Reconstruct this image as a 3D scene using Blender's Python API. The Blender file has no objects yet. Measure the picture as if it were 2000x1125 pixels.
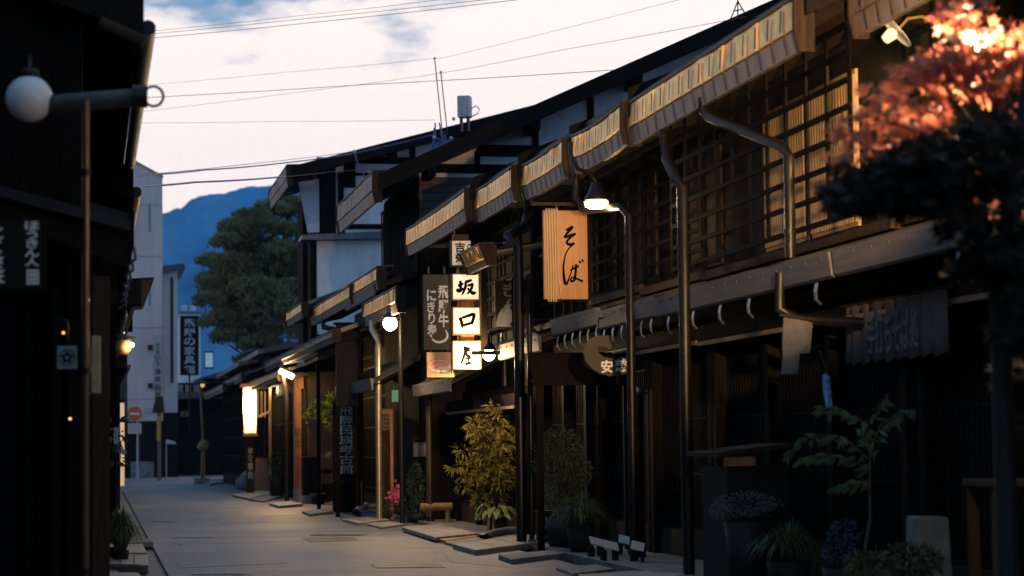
import bpy, math, random
from mathutils import Vector, Matrix, Euler
R = math.radians
random.seed(7)
S = bpy.context.scene
COL = S.collection
# ------------------------------------------------------------------ camera, sky, light, exposure
FP = 4400.0                                   # focal length in photo pixels (photo 2000 x 1125)
CAM = Vector((0.0, 0.0, 1.35))
YAW, PITCH, ROLL = math.atan(825 / FP), math.atan(304.5 / FP), R(-0.7)
cam_m = Matrix.Rotation(-YAW, 3, 'Z') @ Matrix.Rotation(R(90) + PITCH, 3, 'X') @ Matrix.Rotation(ROLL, 3, 'Z')
cd = bpy.data.cameras.new('camera')
cam = bpy.data.objects.new('camera', cd)
COL.objects.link(cam)
cam.location = CAM
cam.rotation_euler = cam_m.to_euler()
cd.sensor_width = 36.0
cd.lens = FP / 2000 * 36
cd.clip_start, cd.clip_end = 0.1, 20000
cd.dof.use_dof = True
cd.dof.focus_distance = 31.0
cd.dof.aperture_fstop = 2.1
S.camera = cam
S.view_settings.view_transform = 'Standard'
S.view_settings.look = 'None'
S.view_settings.gamma = 1.0
S.view_settings.exposure = 0.0
S.cycles.use_denoising = True
S.cycles.max_bounces = 6
S.cycles.sample_clamp_indirect = 4.0
S.cycles.volume_bounces = 1
S.cycles.volume_step_rate = 4.0

SUN_EL, SUN_AZ = R(1.5), R(-35)
w = bpy.data.worlds.new('World')
S.world = w
w.use_nodes = True
wn, wl = w.node_tree.nodes, w.node_tree.links
wn.clear()
def WN(t, **kw):
    n = wn.new(t)
    for k, v in kw.items():
        if k.startswith('i_'):
            n.inputs[k[2:]].default_value = v
        else:
            setattr(n, k, v)
    return n
wo = WN('ShaderNodeOutputWorld')
sky = WN('ShaderNodeTexSky', sky_type='NISHITA', sun_disc=False, sun_elevation=SUN_EL, sun_rotation=SUN_AZ)
bg_sky = WN('ShaderNodeBackground')
bg_sky.inputs[1].default_value = 0.12
wl.new(sky.outputs[0], bg_sky.inputs[0])
tc = WN('ShaderNodeTexCoord')
sep = WN('ShaderNodeSeparateXYZ')
wl.new(tc.outputs['Generated'], sep.inputs[0])
front = WN('ShaderNodeMapRange', interpolation_type='SMOOTHSTEP')
front.inputs['From Min'].default_value = -0.2
front.inputs['From Max'].default_value = 0.85
wl.new(sep.outputs['Y'], front.inputs['Value'])
ccol = WN('ShaderNodeMix', data_type='RGBA')
wl.new(front.outputs[0], ccol.inputs['Factor'])
ccol.inputs['A'].default_value = (0.16, 0.26, 0.46, 1)      # the evening side of the cloud deck
ccol.inputs['B'].default_value = (1.00, 0.865, 0.785, 1)      # the side still lit by the set sun
mp = WN('ShaderNodeMapping')
mp.inputs['Scale'].default_value = (5.5, 5.5, 15)
mp.inputs['Location'].default_value = (0.3, 0.0, 0.0)
wl.new(tc.outputs['Generated'], mp.inputs[0])
nz = WN('ShaderNodeTexNoise')
nz.inputs['Scale'].default_value = 1.35
nz.inputs['Detail'].default_value = 7
nz.inputs['Roughness'].default_value = 0.58
wl.new(mp.outputs[0], nz.inputs['Vector'])
# blue gaps open with height above the horizon
hg = WN('ShaderNodeMapRange', interpolation_type='SMOOTHSTEP')
hg.inputs['From Min'].default_value = 0.135
hg.inputs['From Max'].default_value = 0.22
hg.inputs['To Min'].default_value = -0.16
hg.inputs['To Max'].default_value = 0.10
wl.new(sep.outputs['Z'], hg.inputs['Value'])
ad = WN('ShaderNodeMath', operation='ADD')
wl.new(nz.outputs[0], ad.inputs[0])
wl.new(hg.outputs[0], ad.inputs[1])
gap = WN('ShaderNodeMapRange', interpolation_type='SMOOTHSTEP')
gap.inputs['From Min'].default_value = 0.50
gap.inputs['From Max'].default_value = 0.64
xb = WN('ShaderNodeMapRange')                  # the gaps lie to the left of the street, over the ridge
xb.inputs['From Min'].default_value = 0.02
xb.inputs['From Max'].default_value = 0.22
xb.inputs['To Min'].default_value = 0.12
xb.inputs['To Max'].default_value = -0.10
wl.new(sep.outputs['X'], xb.inputs['Value'])
ad2 = WN('ShaderNodeMath', operation='ADD')
wl.new(ad.outputs[0], ad2.inputs[0])
wl.new(xb.outputs[0], ad2.inputs[1])
wl.new(ad2.outputs[0], gap.inputs['Value'])
c2 = WN('ShaderNodeMix', data_type='RGBA')
wl.new(gap.outputs[0], c2.inputs['Factor'])
wl.new(ccol.outputs['Result'], c2.inputs['A'])
c2.inputs['B'].default_value = (0.12, 0.25, 0.42, 1)
bg_c = WN('ShaderNodeBackground')
bg_c.inputs[1].default_value = 1.42
wl.new(c2.outputs['Result'], bg_c.inputs[0])
mx = WN('ShaderNodeMixShader')
mx.inputs[0].default_value = 0.93              # thin cloud over nearly the whole sky
wl.new(bg_sky.outputs[0], mx.inputs[1])
wl.new(bg_c.outputs[0], mx.inputs[2])
wl.new(mx.outputs[0], wo.inputs[0])

sd = bpy.data.lights.new('sun', 'SUN')
sd.energy = 0.05                               # the sun has just set: only a last soft glow
sd.angle = R(15)
sd.color = (1.0, 0.8, 0.66)
so = bpy.data.objects.new('sun', sd)
COL.objects.link(so)
so.rotation_euler = (R(90) - SUN_EL, 0, -SUN_AZ + math.pi)
so.location = (0, -20, 40)

# ------------------------------------------------------------------ photo pixel -> place
def ray(px, py):
    return (cam_m @ Vector((px - 1000.0, 562.5 - py, -FP))) / FP      # one metre of depth along the view
def W(px, py, D):
    return CAM + ray(px, py) * D
def PX(px, py, x):
    r = ray(px, py)
    return CAM + r * ((x - CAM.x) / r.x)
def G(px, py, z=0.0):
    r = ray(px, py)
    return CAM + r * ((z - CAM.z) / r.z)

# ------------------------------------------------------------------ materials
MATS = {}
def mat(name, col, rough=0.7, metal=0.0, var=0.25, scale=4.0, grain=None, bump=0.15, emit=None, trans=0.0, spec=0.5, stretch=(1, 1, 1)):
    if name in MATS:
        return MATS[name]
    m = bpy.data.materials.new(name)
    m.use_nodes = True
    nt = m.node_tree
    b = nt.nodes['Principled BSDF']
    b.inputs['Roughness'].default_value = rough
    b.inputs['Metallic'].default_value = metal
    b.inputs['Specular IOR Level'].default_value = spec
    t = nt.nodes.new('ShaderNodeTexCoord')
    mpn = nt.nodes.new('ShaderNodeMapping')
    mpn.inputs['Scale'].default_value = stretch
    nt.links.new(t.outputs['Object'], mpn.inputs[0])
    n = nt.nodes.new('ShaderNodeTexNoise')
    n.inputs['Scale'].default_value = scale
    n.inputs['Detail'].default_value = 6
    n.inputs['Roughness'].default_value = 0.62
    nt.links.new(mpn.outputs[0], n.inputs['Vector'])
    rp = nt.nodes.new('ShaderNodeValToRGB')
    lo = [max(0, c * (1 - var)) for c in col]
    hi = [min(1, c * (1 + var)) for c in col]
    rp.color_ramp.elements[0].position = 0.32
    rp.color_ramp.elements[1].position = 0.68
    rp.color_ramp.elements[0].color = (*lo, 1)
    rp.color_ramp.elements[1].color = (*(grain or hi), 1)
    nt.links.new(n.outputs[0], rp.inputs[0])
    nt.links.new(rp.outputs[0], b.inputs['Base Color'])
    if bump:
        bp = nt.nodes.new('ShaderNodeBump')
        bp.inputs['Strength'].default_value = bump
        bp.inputs['Distance'].default_value = 0.02
        nt.links.new(n.outputs[0], bp.inputs['Height'])
        nt.links.new(bp.outputs[0], b.inputs['Normal'])
    if emit:
        b.inputs['Emission Color'].default_value = (*emit[0], 1)
        b.inputs['Emission Strength'].default_value = emit[1]
    if trans:
        tr = nt.nodes.new('ShaderNodeBsdfTranslucent')
        nt.links.new(rp.outputs[0], tr.inputs[0])
        ms = nt.nodes.new('ShaderNodeMixShader')
        ms.inputs[0].default_value = trans
        nt.links.new(b.outputs[0], ms.inputs[1])
        nt.links.new(tr.outputs[0], ms.inputs[2])
        nt.links.new(ms.outputs[0], nt.nodes['Material Output'].inputs[0])
    MATS[name] = m
    return m
VZ = (6, 6, 0.5)                               # vertical wood grain
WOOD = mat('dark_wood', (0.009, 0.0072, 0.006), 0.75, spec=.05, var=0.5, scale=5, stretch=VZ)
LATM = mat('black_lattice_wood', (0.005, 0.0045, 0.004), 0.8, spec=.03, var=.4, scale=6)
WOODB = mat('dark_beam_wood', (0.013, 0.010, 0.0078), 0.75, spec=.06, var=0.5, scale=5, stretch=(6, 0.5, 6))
WOOD2 = mat('brown_wood', (0.038, 0.024, 0.015), 0.7, spec=.1, var=0.45, scale=5, stretch=VZ)
TAN = mat('tan_board', (0.23, 0.15, 0.075), 0.6, var=0.3, scale=5, stretch=VZ)
ORANGE = mat('cedar_wood', (0.33, 0.135, 0.055), 0.6, var=0.35, scale=5, stretch=VZ)
SIGNW = mat('sign_cedar', (0.36, 0.165, 0.052), 0.5, var=0.16, scale=3, stretch=(7, 7, 0.6))
ROOF = mat('roof_sheet', (0.02, 0.019, 0.019), 0.6, spec=.25, var=0.35, scale=3)
TILE = mat('grey_tile', (0.07, 0.075, 0.085), 0.42, var=0.4, scale=6)
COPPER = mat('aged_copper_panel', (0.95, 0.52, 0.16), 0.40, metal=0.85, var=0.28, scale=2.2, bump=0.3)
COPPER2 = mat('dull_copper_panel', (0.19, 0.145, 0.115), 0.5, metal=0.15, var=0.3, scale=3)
SEAM = mat('seam_dark', (0.04, 0.03, 0.022), 0.6)
PIPE = mat('brown_pipe', (0.012, 0.010, 0.009), 0.4, metal=0.1, var=0.4, spec=.35, scale=9)
STEEL = mat('bright_pipe', (0.42, 0.36, 0.28), 0.3, metal=0.7, var=0.2)
PLAST = mat('white_plaster', (0.72, 0.71, 0.70), 0.85, var=0.16, scale=1.6, bump=0.08, stretch=(1.6, 1.6, .5))
CONC = mat('pale_concrete', (0.72, 0.58, 0.52), 0.8, var=0.13, scale=0.8, bump=0.08, stretch=(1.6, 1.6, .3))
STONE = mat('slab_stone', (0.30, 0.265, 0.23), 0.7, var=0.35, scale=5)
STONE2 = mat('grey_stone', (0.17, 0.17, 0.17), 0.75, var=0.4, scale=6)
IRON = mat('black_iron', (0.012, 0.012, 0.013), 0.38, metal=0.2, var=0.2, spec=.3)
GREY = mat('grey_metal', (0.40, 0.44, 0.5), 0.45, metal=0.2, var=0.12)
HOOK = mat('galvanised_hook', (0.17, 0.23, 0.32), 0.3, metal=0.7, var=0.1)
CABLE = mat('black_cable', (0.02, 0.02, 0.025), 0.5)
BLUEC = mat('blue_cable_sheath', (0.035, 0.12, 0.32), 0.45)
BOARD = mat('black_board', (0.011, 0.0095, 0.009), 0.6, spec=.15, var=0.4, scale=6, stretch=VZ)
INK = mat('black_ink', (0.006, 0.005, 0.005), 0.9, spec=0.0, bump=0)
WHITE = mat('white_paint', (0.78, 0.76, 0.72), 0.6, var=0.08)
CREAM = mat('lit_paper', (0.85, 0.78, 0.62), 0.6, var=0.04, emit=((1.0, 0.80, 0.52), 0.80))
CREAMD = mat('half_lit_paper', (0.80, 0.72, 0.56), 0.6, var=0.05, emit=((1.0, 0.74, 0.44), 0.22))
BULB = mat('lamp_bulb', (1, .9, .7), 0.4, var=0, emit=((1.0, 0.72, 0.36), 22.0), bump=0)
GLOBE = mat('opal_globe', (0.72, 0.70, 0.66), 0.35, var=0.04, bump=0)
POT = mat('dark_pot', (0.022, 0.02, 0.019), 0.6, spec=.2)
LEAF = mat('leaf_green', (0.06, 0.10, 0.03), 0.5, var=0.5, scale=9, trans=0.35)
LEAFY = mat('leaf_yellow_green', (0.22, 0.19, 0.03), 0.5, var=0.55, scale=7, trans=0.4)
HOSTA = mat('hosta_leaf', (0.30, 0.36, 0.13), 0.45, var=0.4, scale=9, trans=0.35)
LEAFD = mat('leaf_dark', (0.045, 0.062, 0.025), 0.55, var=0.5, scale=9, trans=0.25)
GRASSM = mat('grass_blade', (0.085, 0.11, 0.035), 0.5, var=0.4, scale=5, trans=0.3)
PINE = mat('pine_needle', (0.20, 0.215, 0.095), 0.6, var=0.5, scale=0.9, trans=0.15)
BARK = mat('bark', (0.06, 0.045, 0.035), 0.85, var=0.4, scale=7)
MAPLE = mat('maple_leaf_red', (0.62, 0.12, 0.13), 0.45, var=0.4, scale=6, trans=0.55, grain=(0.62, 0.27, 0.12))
PINK = mat('pink_petal', (0.75, 0.12, 0.26), 0.5, var=0.3, trans=0.3)
PALEFL = mat('pale_petal', (0.15, 0.135, 0.14), 0.7, var=0.25)
BLUEFL = mat('blue_petal', (0.035, 0.042, 0.10), 0.6, var=0.3)

# ------------------------------------------------------------------ mesh builder
class MB:
    def __init__(s):
        s.v, s.f, s.sm = [], [], []
    def add(s, vs, fs, smooth=False):
        o = len(s.v)
        s.v += [Vector(p) for p in vs]
        s.f += [tuple(i + o for i in q) for q in fs]
        s.sm += [smooth] * len(fs)
        return s
    def box(s, x0, x1, y0, y1, z0, z1, M=None):
        vs = [Vector((x, y, z)) for x in (x0, x1) for y in (y0, y1) for z in (z0, z1)]
        if M is not None:
            vs = [M @ p for p in vs]
        return s.add(vs, [(0, 1, 3, 2), (4, 6, 7, 5), (0, 4, 5, 1), (2, 3, 7, 6), (0, 2, 6, 4), (1, 5, 7, 3)])
    def cbox(s, c, sz, rot=(0, 0, 0)):
        M = Matrix.Translation(Vector(c)) @ Euler(rot).to_matrix().to_4x4()
        a, b, d = (k / 2 for k in sz)
        return s.box(-a, a, -b, b, -d, d, M)
    def prism(s, pr, y0, y1):                   # profile in x,z pushed along y
        n = len(pr)
        vs = [(x, y0, z) for x, z in pr] + [(x, y1, z) for x, z in pr]
        fs = [tuple(range(n)), tuple(range(2 * n - 1, n - 1, -1))]
        fs += [(i, i + n, (i + 1) % n + n, (i + 1) % n) for i in range(n)]
        return s.add(vs, fs)
    def tube(s, pts, r, n=8, cap=True, r2=None):
        pts = [Vector(p) for p in pts]
        vs, fs = [], []
        up = Vector((0.31, 0.2, 0.93))
        for i, p in enumerate(pts):
            d = (pts[min(i + 1, len(pts) - 1)] - pts[max(i - 1, 0)])
            d = d.normalized() if d.length > 1e-9 else Vector((0, 0, 1))
            a = d.cross(up)
            if a.length < 0.05:
                a = d.cross(Vector((1, 0, 0)))
            a.normalize()
            b = d.cross(a)
            k = i / max(1, len(pts) - 1)
            rr = r if r2 is None else r + (r2 - r) * k
            vs += [p + (a * math.cos(2 * math.pi * j / n) + b * math.sin(2 * math.pi * j / n)) * rr for j in range(n)]
        for i in range(len(pts) - 1):
            for j in range(n):
                fs.append((i * n + j, i * n + (j + 1) % n, (i + 1) * n + (j + 1) % n, (i + 1) * n + j))
        s.add(vs, fs, True)
        if cap:
            s.add(vs[:n], [tuple(range(n))])
            s.add(vs[-n:], [tuple(range(n))])
        return s
    def lathe(s, c, pr, n=20, M=None):          # profile r,z about z through c
        vs, fs = [], []
        c = Vector(c)
        for r_, z_ in pr:
            for j in range(n):
                p = Vector((r_ * math.cos(2 * math.pi * j / n), r_ * math.sin(2 * math.pi * j / n), z_))
                vs.append(c + (M @ p if M is not None else p))
        for i in range(len(pr) - 1):
            for j in range(n):
                fs.append((i * n + j, i * n + (j + 1) % n, (i + 1) * n + (j + 1) % n, (i + 1) * n + j))
        return s.add(vs, fs, True)
    def sphere(s, c, r, n=20, sz=1.0):
        pr = [(max(1e-4, r * math.sin(math.pi * i / 12)), -r * sz * math.cos(math.pi * i / 12)) for i in range(13)]
        return s.lathe(c, pr, n)
    def build(s, name, m, parent=None, bevel=0.0, label=None, local=False, kind=None):
        me = bpy.data.meshes.new(name)
        off = Vector((0, 0, 0))
        if parent is not None and not local:
            q = parent
            while q is not None:
                off = off + q.location
                q = q.parent
        me.from_pydata([p - off for p in s.v], [], s.f)
        me.polygons.foreach_set('use_smooth', s.sm)
        me.update()
        me.materials.append(m)
        o = bpy.data.objects.new(name, me)
        COL.objects.link(o)
        if parent is not None:
            o.parent = parent
        if bevel:
            b = o.modifiers.new('bevel', 'BEVEL')
            b.width = bevel
            b.segments = 2
            b.limit_method = 'ANGLE'
        if label:
            o['label'] = label
        if kind:
            o['kind'] = kind
        return o

def tag(o, label=None, cat=None, group=None, kind=None):
    for k, v in (('label', label), ('category', cat), ('group', group), ('kind', kind)):
        if v:
            o[k] = v
    return o
def thing(name, label, cat, loc=(0, 0, 0), rz=0.0, group=None):
    o = bpy.data.objects.new(name, None)
    COL.objects.link(o)
    o.empty_display_size = 0.2
    o.location = loc
    o.rotation_euler = (0, 0, rz)
    return tag(o, label, cat, group)
def copy_tree(o, parent=None):
    c = o.copy()
    COL.objects.link(c)
    c.parent = parent
    for ch in list(o.children):
        copy_tree(ch, c)
    return c
def lamp_light(parent, loc, watts, col=(1.0, 0.60, 0.25), r=0.06, spot=None, aim=None):
    ld = bpy.data.lights.new('lamp_light', 'SPOT' if spot else 'POINT')
    ld.energy = watts
    ld.color = col
    ld.shadow_soft_size = r
    o = bpy.data.objects.new('lamp_light', ld)
    COL.objects.link(o)
    off = Vector((0, 0, 0))
    if parent is not None:
        off = parent.location
        o.parent = parent
    o.location = Vector(loc) - off
    if spot:
        ld.spot_size = spot
        ld.spot_blend = 0.5
        d = Vector(aim) - Vector(loc)
        o.rotation_euler = d.to_track_quat('-Z', 'Y').to_euler()
    return o

# ------------------------------------------------------------------ lettering
GL = {}
def glyph(ch, bold=0.012):
    k = (ch, bold)
    if k in GL:
        return GL[k]
    cu = bpy.data.curves.new('glyph', 'FONT')
    cu.body = ch
    cu.size = 1.0
    cu.offset = bold
    cu.resolution_u = 3
    ob = bpy.data.objects.new('glyph', cu)
    COL.objects.link(ob)
    dg = bpy.context.evaluated_depsgraph_get()
    dg.update()
    me = bpy.data.meshes.new_from_object(ob.evaluated_get(dg))
    vs = [v.co.copy() for v in me.vertices]
    fs = [tuple(p.vertices) for p in me.polygons]
    bpy.data.objects.remove(ob)
    bpy.data.curves.remove(cu)
    bpy.data.meshes.remove(me)
    if vs:
        x0, x1 = min(v.x for v in vs), max(v.x for v in vs)
        y0, y1 = min(v.y for v in vs), max(v.y for v in vs)
        sc = max(x1 - x0, y1 - y0, 1e-6)
        vs = [((v.x - (x0 + x1) / 2), (v.y - (y0 + y1) / 2)) for v in vs]
        big = max(sc, 0.62 if ord(ch) > 255 else sc)
        vs = [(a / big, b / big) for a, b in vs]
    GL[k] = (vs, fs)
    return GL[k]
def letters(items, m, parent, y, name='lettering', bold=0.012, shear=0.0):
    """items: (char, x, z, width, height) on the front (-y) face of the parent"""
    mb = MB()
    for ch, x, z, cw, chh in items:
        vs, fs = glyph(ch, bold)
        mb.add([(x + a * cw + shear * b * cw, y, z + b * chh) for a, b in vs], fs)
    return mb.build(name, m, parent, local=True)
def column(s, x, ztop, zbot, cw, fill=0.86):
    n = len(s)
    st = (ztop - zbot) / n
    return [(c, x, ztop - st * (i + 0.5), cw, st * fill) for i, c in enumerate(s)]
def strokes(lst, m, parent, y, name='lettering'):
    """brush strokes: each a list of (x, z, width)"""
    mb = MB()
    for st in lst:
        P = []                                  # Catmull-Rom through the points
        q = [st[0]] + list(st) + [st[-1]]
        for i in range(1, len(q) - 2):
            for k in range(6):
                t = k / 6
                P.append(tuple(0.5 * ((2 * q[i][j]) + (-q[i - 1][j] + q[i + 1][j]) * t + (2 * q[i - 1][j] - 5 * q[i][j] + 4 * q[i + 1][j] - q[i + 2][j]) * t * t + (-q[i - 1][j] + 3 * q[i][j] - 3 * q[i + 1][j] + q[i + 2][j]) * t ** 3) for j in range(3)))
        P.append(st[-1])
        vs, fs = [], []
        for i, (x, z, wd) in enumerate(P):
            a, b = P[max(0, i - 1)], P[min(len(P) - 1, i + 1)]
            dx, dz = b[0] - a[0], b[1] - a[1]
            L = math.hypot(dx, dz) or 1
            nx, nz_ = -dz / L * max(wd, 0.002) / 2, dx / L * max(wd, 0.002) / 2
            vs += [(x + nx, y, z + nz_), (x - nx, y, z - nz_)]
        fs = [(2 * i, 2 * i + 1, 2 * i + 3, 2 * i + 2) for i in range(len(P) - 1)]
        y -= 0.0006
        mb.add(vs, fs)
    return mb.build(name, m, parent, local=True)

# ------------------------------------------------------------------ foliage helpers
def rv(rng):
    while True:
        p = Vector((rng.uniform(-1, 1), rng.uniform(-1, 1), rng.uniform(-1, 1)))
        if 0.05 < p.length < 1:
            return p
def leaves(mb, blobs, n, L, Wd, rng, droop=0.3, star=False, shell=0.55):
    tot = sum(b[1][0] * b[1][1] * b[1][2] for b in blobs)
    for c, rad in blobs:
        k = max(4, int(n * rad[0] * rad[1] * rad[2] / tot))
        c = Vector(c)
        for _ in range(k):
            p = rv(rng)
            if p.length < shell and rng.random() < 0.7:
                p = p.normalized() * rng.uniform(shell, 1.0)
            q = c + Vector((p.x * rad[0], p.y * rad[1], p.z * rad[2]))
            d = (p.normalized() + rv(rng) * 0.9)
            d.z -= droop
            d.normalize()
            nrm = (rv(rng) + Vector((0, -0.2, 0.7))).normalized()
            s_ = d.cross(nrm)
            if s_.length < 0.05:
                continue
            s_.normalize()
            l = L * rng.uniform(0.6, 1.25)
            wd = Wd * rng.uniform(0.7, 1.2)
            if star:
                pts, cen = [], q + d * l * 0.35
                up = d.cross(s_)
                for a, rr in ((0, 1), (28, .38), (52, .92), (82, .34), (112, .66), (180, .25), (248, .66), (278, .34), (308, .92), (332, .38)):
                    aa = R(a)
                    pts.append(cen + (d * math.cos(aa) + s_ * math.sin(aa)) * l * 0.6 * rr - up * (0.12 * l * rr * rr))
                mb.add([cen] + pts, [(0, i + 1, (i + 1) % 10 + 1) for i in range(10)])
            else:
                mid = q + d * l * 0.45
                up = s_.cross(d) * wd * 0.22
                mb.add([q, mid + s_ * wd / 2 + up, q + d * l - Vector((0, 0, droop * l * 0.3)), mid - s_ * wd / 2 + up, mid],
                       [(0, 1, 4), (1, 2, 4), (2, 3, 4), (3, 0, 4)])
    return mb
def blades(mb, c, n, L, spread, rng, wd=0.012):
    c = Vector(c)
    for _ in range(n):
        a = rng.uniform(0, 2 * math.pi)
        out = Vector((math.cos(a), math.sin(a), 0)) * rng.uniform(0.2, 1) * spread
        l = L * rng.uniform(0.65, 1.1)
        base = c + out * 0.18
        sd_ = Vector((-math.sin(a), math.cos(a), 0)) * wd
        pr = []
        for i in range(6):
            t = i / 5
            pr.append(base + out * t * 1.0 + Vector((0, 0, l * (1.6 * t - 1.25 * t * t * (0.5 + out.length / spread * 0.75)))))
        vs = []
        for i, p in enumerate(pr):
            k = 1 - (i / 5) ** 2 * 0.95
            vs += [p - sd_ * k, p + sd_ * k]
        mb.add(vs, [(2 * i, 2 * i + 1, 2 * i + 3, 2 * i + 2) for i in range(5)])
    return mb
#==PART2==
# ------------------------------------------------------------------ ground
SY, CY = math.sin(YAW), math.cos(YAW)
def Yd(D, x):
    return (D - x * SY) / CY
def noise_ground(name, col, rough, var, scale, spots=None):
    return mat(name, col, rough, var=var, scale=scale, bump=0.25)
ASPH = mat('worn_asphalt', (0.122, 0.134, 0.158), 0.56, var=0.40, scale=0.8, bump=0, spec=.45, stretch=(.55, .9, 1))
nt_ = ASPH.node_tree
tcn = nt_.nodes.new('ShaderNodeTexCoord')
def rn(scale, st, det=3):
    m_ = nt_.nodes.new('ShaderNodeMapping'); m_.inputs['Scale'].default_value = st
    nt_.links.new(tcn.outputs['Object'], m_.inputs[0])
    n_ = nt_.nodes.new('ShaderNodeTexNoise'); n_.inputs['Scale'].default_value = scale; n_.inputs['Detail'].default_value = det
    nt_.links.new(m_.outputs[0], n_.inputs['Vector'])
    return n_
pb = nt_.nodes['Principled BSDF']
fine_, wave_ = rn(70, (1, 1, 1), 4), rn(.5, (.16, .42, 1), 1)
b1_ = nt_.nodes.new('ShaderNodeBump'); b1_.inputs['Strength'].default_value = .35; b1_.inputs['Distance'].default_value = .008
nt_.links.new(fine_.outputs[0], b1_.inputs['Height'])
b2_ = nt_.nodes.new('ShaderNodeBump'); b2_.inputs['Strength'].default_value = 1.0; b2_.inputs['Distance'].default_value = .30
nt_.links.new(wave_.outputs[0], b2_.inputs['Height']); nt_.links.new(b1_.outputs[0], b2_.inputs['Normal'])
nt_.links.new(b2_.outputs[0], pb.inputs['Normal'])
sp_ = nt_.nodes.new('ShaderNodeMix'); sp_.data_type = 'RGBA'; sp_.blend_type = 'MULTIPLY'; sp_.inputs['Factor'].default_value = 1
old_ = pb.inputs['Base Color'].links[0].from_socket
cr_ = nt_.nodes.new('ShaderNodeValToRGB'); cr_.color_ramp.elements[0].color = (.5, .5, .5, 1); cr_.color_ramp.elements[1].color = (1.5, 1.45, 1.4, 1)
cr_.color_ramp.elements[0].position = .3; cr_.color_ramp.elements[1].position = .72
nt_.links.new(rn(38, (1, 1, 1), 5).outputs[0], cr_.inputs[0])
nt_.links.new(old_, sp_.inputs['A']); nt_.links.new(cr_.outputs[0], sp_.inputs['B']); nt_.links.new(sp_.outputs['Result'], pb.inputs['Base Color'])
ROADX = 0.72
END = Yd(96, 2.0)
g = MB(); g.box(-400, 400, -60, 900, -0.6, -0.42)
tag(g.build('ground', mat('earth', (0.06, 0.055, 0.05), 0.9, var=0.4, scale=0.4)), kind='structure')
g = MB()
ys = [-12, 0, 10, 18, 24, 30, 36, 42, 48, 56, 66, 78, END]
for a, b in zip(ys[:-1], ys[1:]):              # the road, narrowing a little at its far end
    def rx(y): return 5.02 + 0.012 * min(y, 50) - 0.02 * max(0, y - 56)
    def lx(y): return ROADX + 0.004 * max(0, y)
    vs = [(lx(a), a, -0.42), (rx(a), a, -0.42), (rx(b), b, -0.42), (lx(b), b, -0.42), (lx(a), a, 0), (rx(a), a, 0), (rx(b), b, 0), (lx(b), b, 0)]
    g.add(vs, [(4, 5, 6, 7), (0, 4, 7, 3), (1, 2, 6, 5)])
tag(g.build('road', ASPH), kind='structure')
g = MB(); g.box(-40, 60, END, END + 6.0, -0.42, 0.004)
tag(g.build('cross_road', mat('pinkish_asphalt', (0.30, 0.17, 0.15), 0.55, var=0.15, scale=1)), kind='structure')
g = MB(); g.box(5.9, 60, -12, END - 0.4, -0.42, 0.015); g.box(5.62, 5.895, -12, END - .4, -0.42, 0.03)
tag(g.build('pavement', mat('pavement_concrete', (0.16, 0.15, 0.14), 0.75, var=0.3, scale=2)), kind='structure')
g = MB(); g.box(0.30, 1.16, -12, END - 0.4, -0.42, -0.03); g.box(-40, 0.295, -12, END - .4, -.42, 0.01)
tag(g.build('kerb_strip', mat('kerb_concrete', (0.20, 0.19, 0.18), 0.8, var=0.35, scale=3)), kind='structure')
g = MB(); g.box(-60, 80, END + 6.0, END + 40, -0.42, 0.008)
tag(g.build('far_ground', mat('far_paving', (0.2, 0.2, 0.21), 0.7)), kind='structure')

# repaired strips, cracks and steel drain gratings in the asphalt
def ground_patch(name, px4, m, h=0.004):
    mb = MB()
    pts = [G(*p) for p in px4]
    mb.add([(p.x, p.y, h) for p in pts] + [(p.x, p.y, -0.05) for p in pts], [(0, 1, 2, 3), (0, 4, 5, 1), (1, 5, 6, 2), (2, 6, 7, 3), (3, 7, 4, 0)])
    return mb.build(name, m)
DARKA = mat('patched_asphalt', (0.05, 0.05, 0.052), 0.6, var=0.25, scale=2)
CRACK = mat('tar_seam', (0.02, 0.018, 0.017), 0.5)
tag(ground_patch('road_patch', [(590, 1050), (690, 1047), (700, 1056), (604, 1059)], DARKA), kind='structure')
tag(ground_patch('road_patch', [(725, 1103), (855, 1101), (870, 1109), (738, 1110)], DARKA), kind='structure')
for a, b, yy in ((725, 858, 1107), (588, 690, 1051)):
    q = MB(); q.add([G(a, yy), G(b, yy - 1), G(b + 2, yy + 1.2), G(a + 2, yy + 2.2)], [(0, 1, 2, 3)])
    for v in q.v: v.z = 0.009
    tag(q.build('tar_seam', CRACK), kind='structure')
PATCH2 = mat('newer_asphalt', (0.098, 0.106, 0.124), 0.56, var=0.35, scale=3)
PATCH3 = mat('faded_asphalt', (0.14, 0.148, 0.165), 0.6, var=0.3, scale=3)
for px4, m_ in (([(330, 1085), (520, 1078), (560, 1100), (350, 1110)], PATCH2), ([(420, 1012), (520, 1009), (545, 1019), (430, 1023)], PATCH3), ([(860, 1075), (960, 1090), (1010, 1110), (880, 1098)], PATCH3), ([(300, 985), (420, 982), (428, 988), (302, 992)], PATCH2), ([(500, 1000), (570, 998), (590, 1006), (510, 1009)], PATCH2)):
    tag(ground_patch('road_patch', px4, m_, .003), kind='structure')
rng = random.Random(77)
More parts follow.
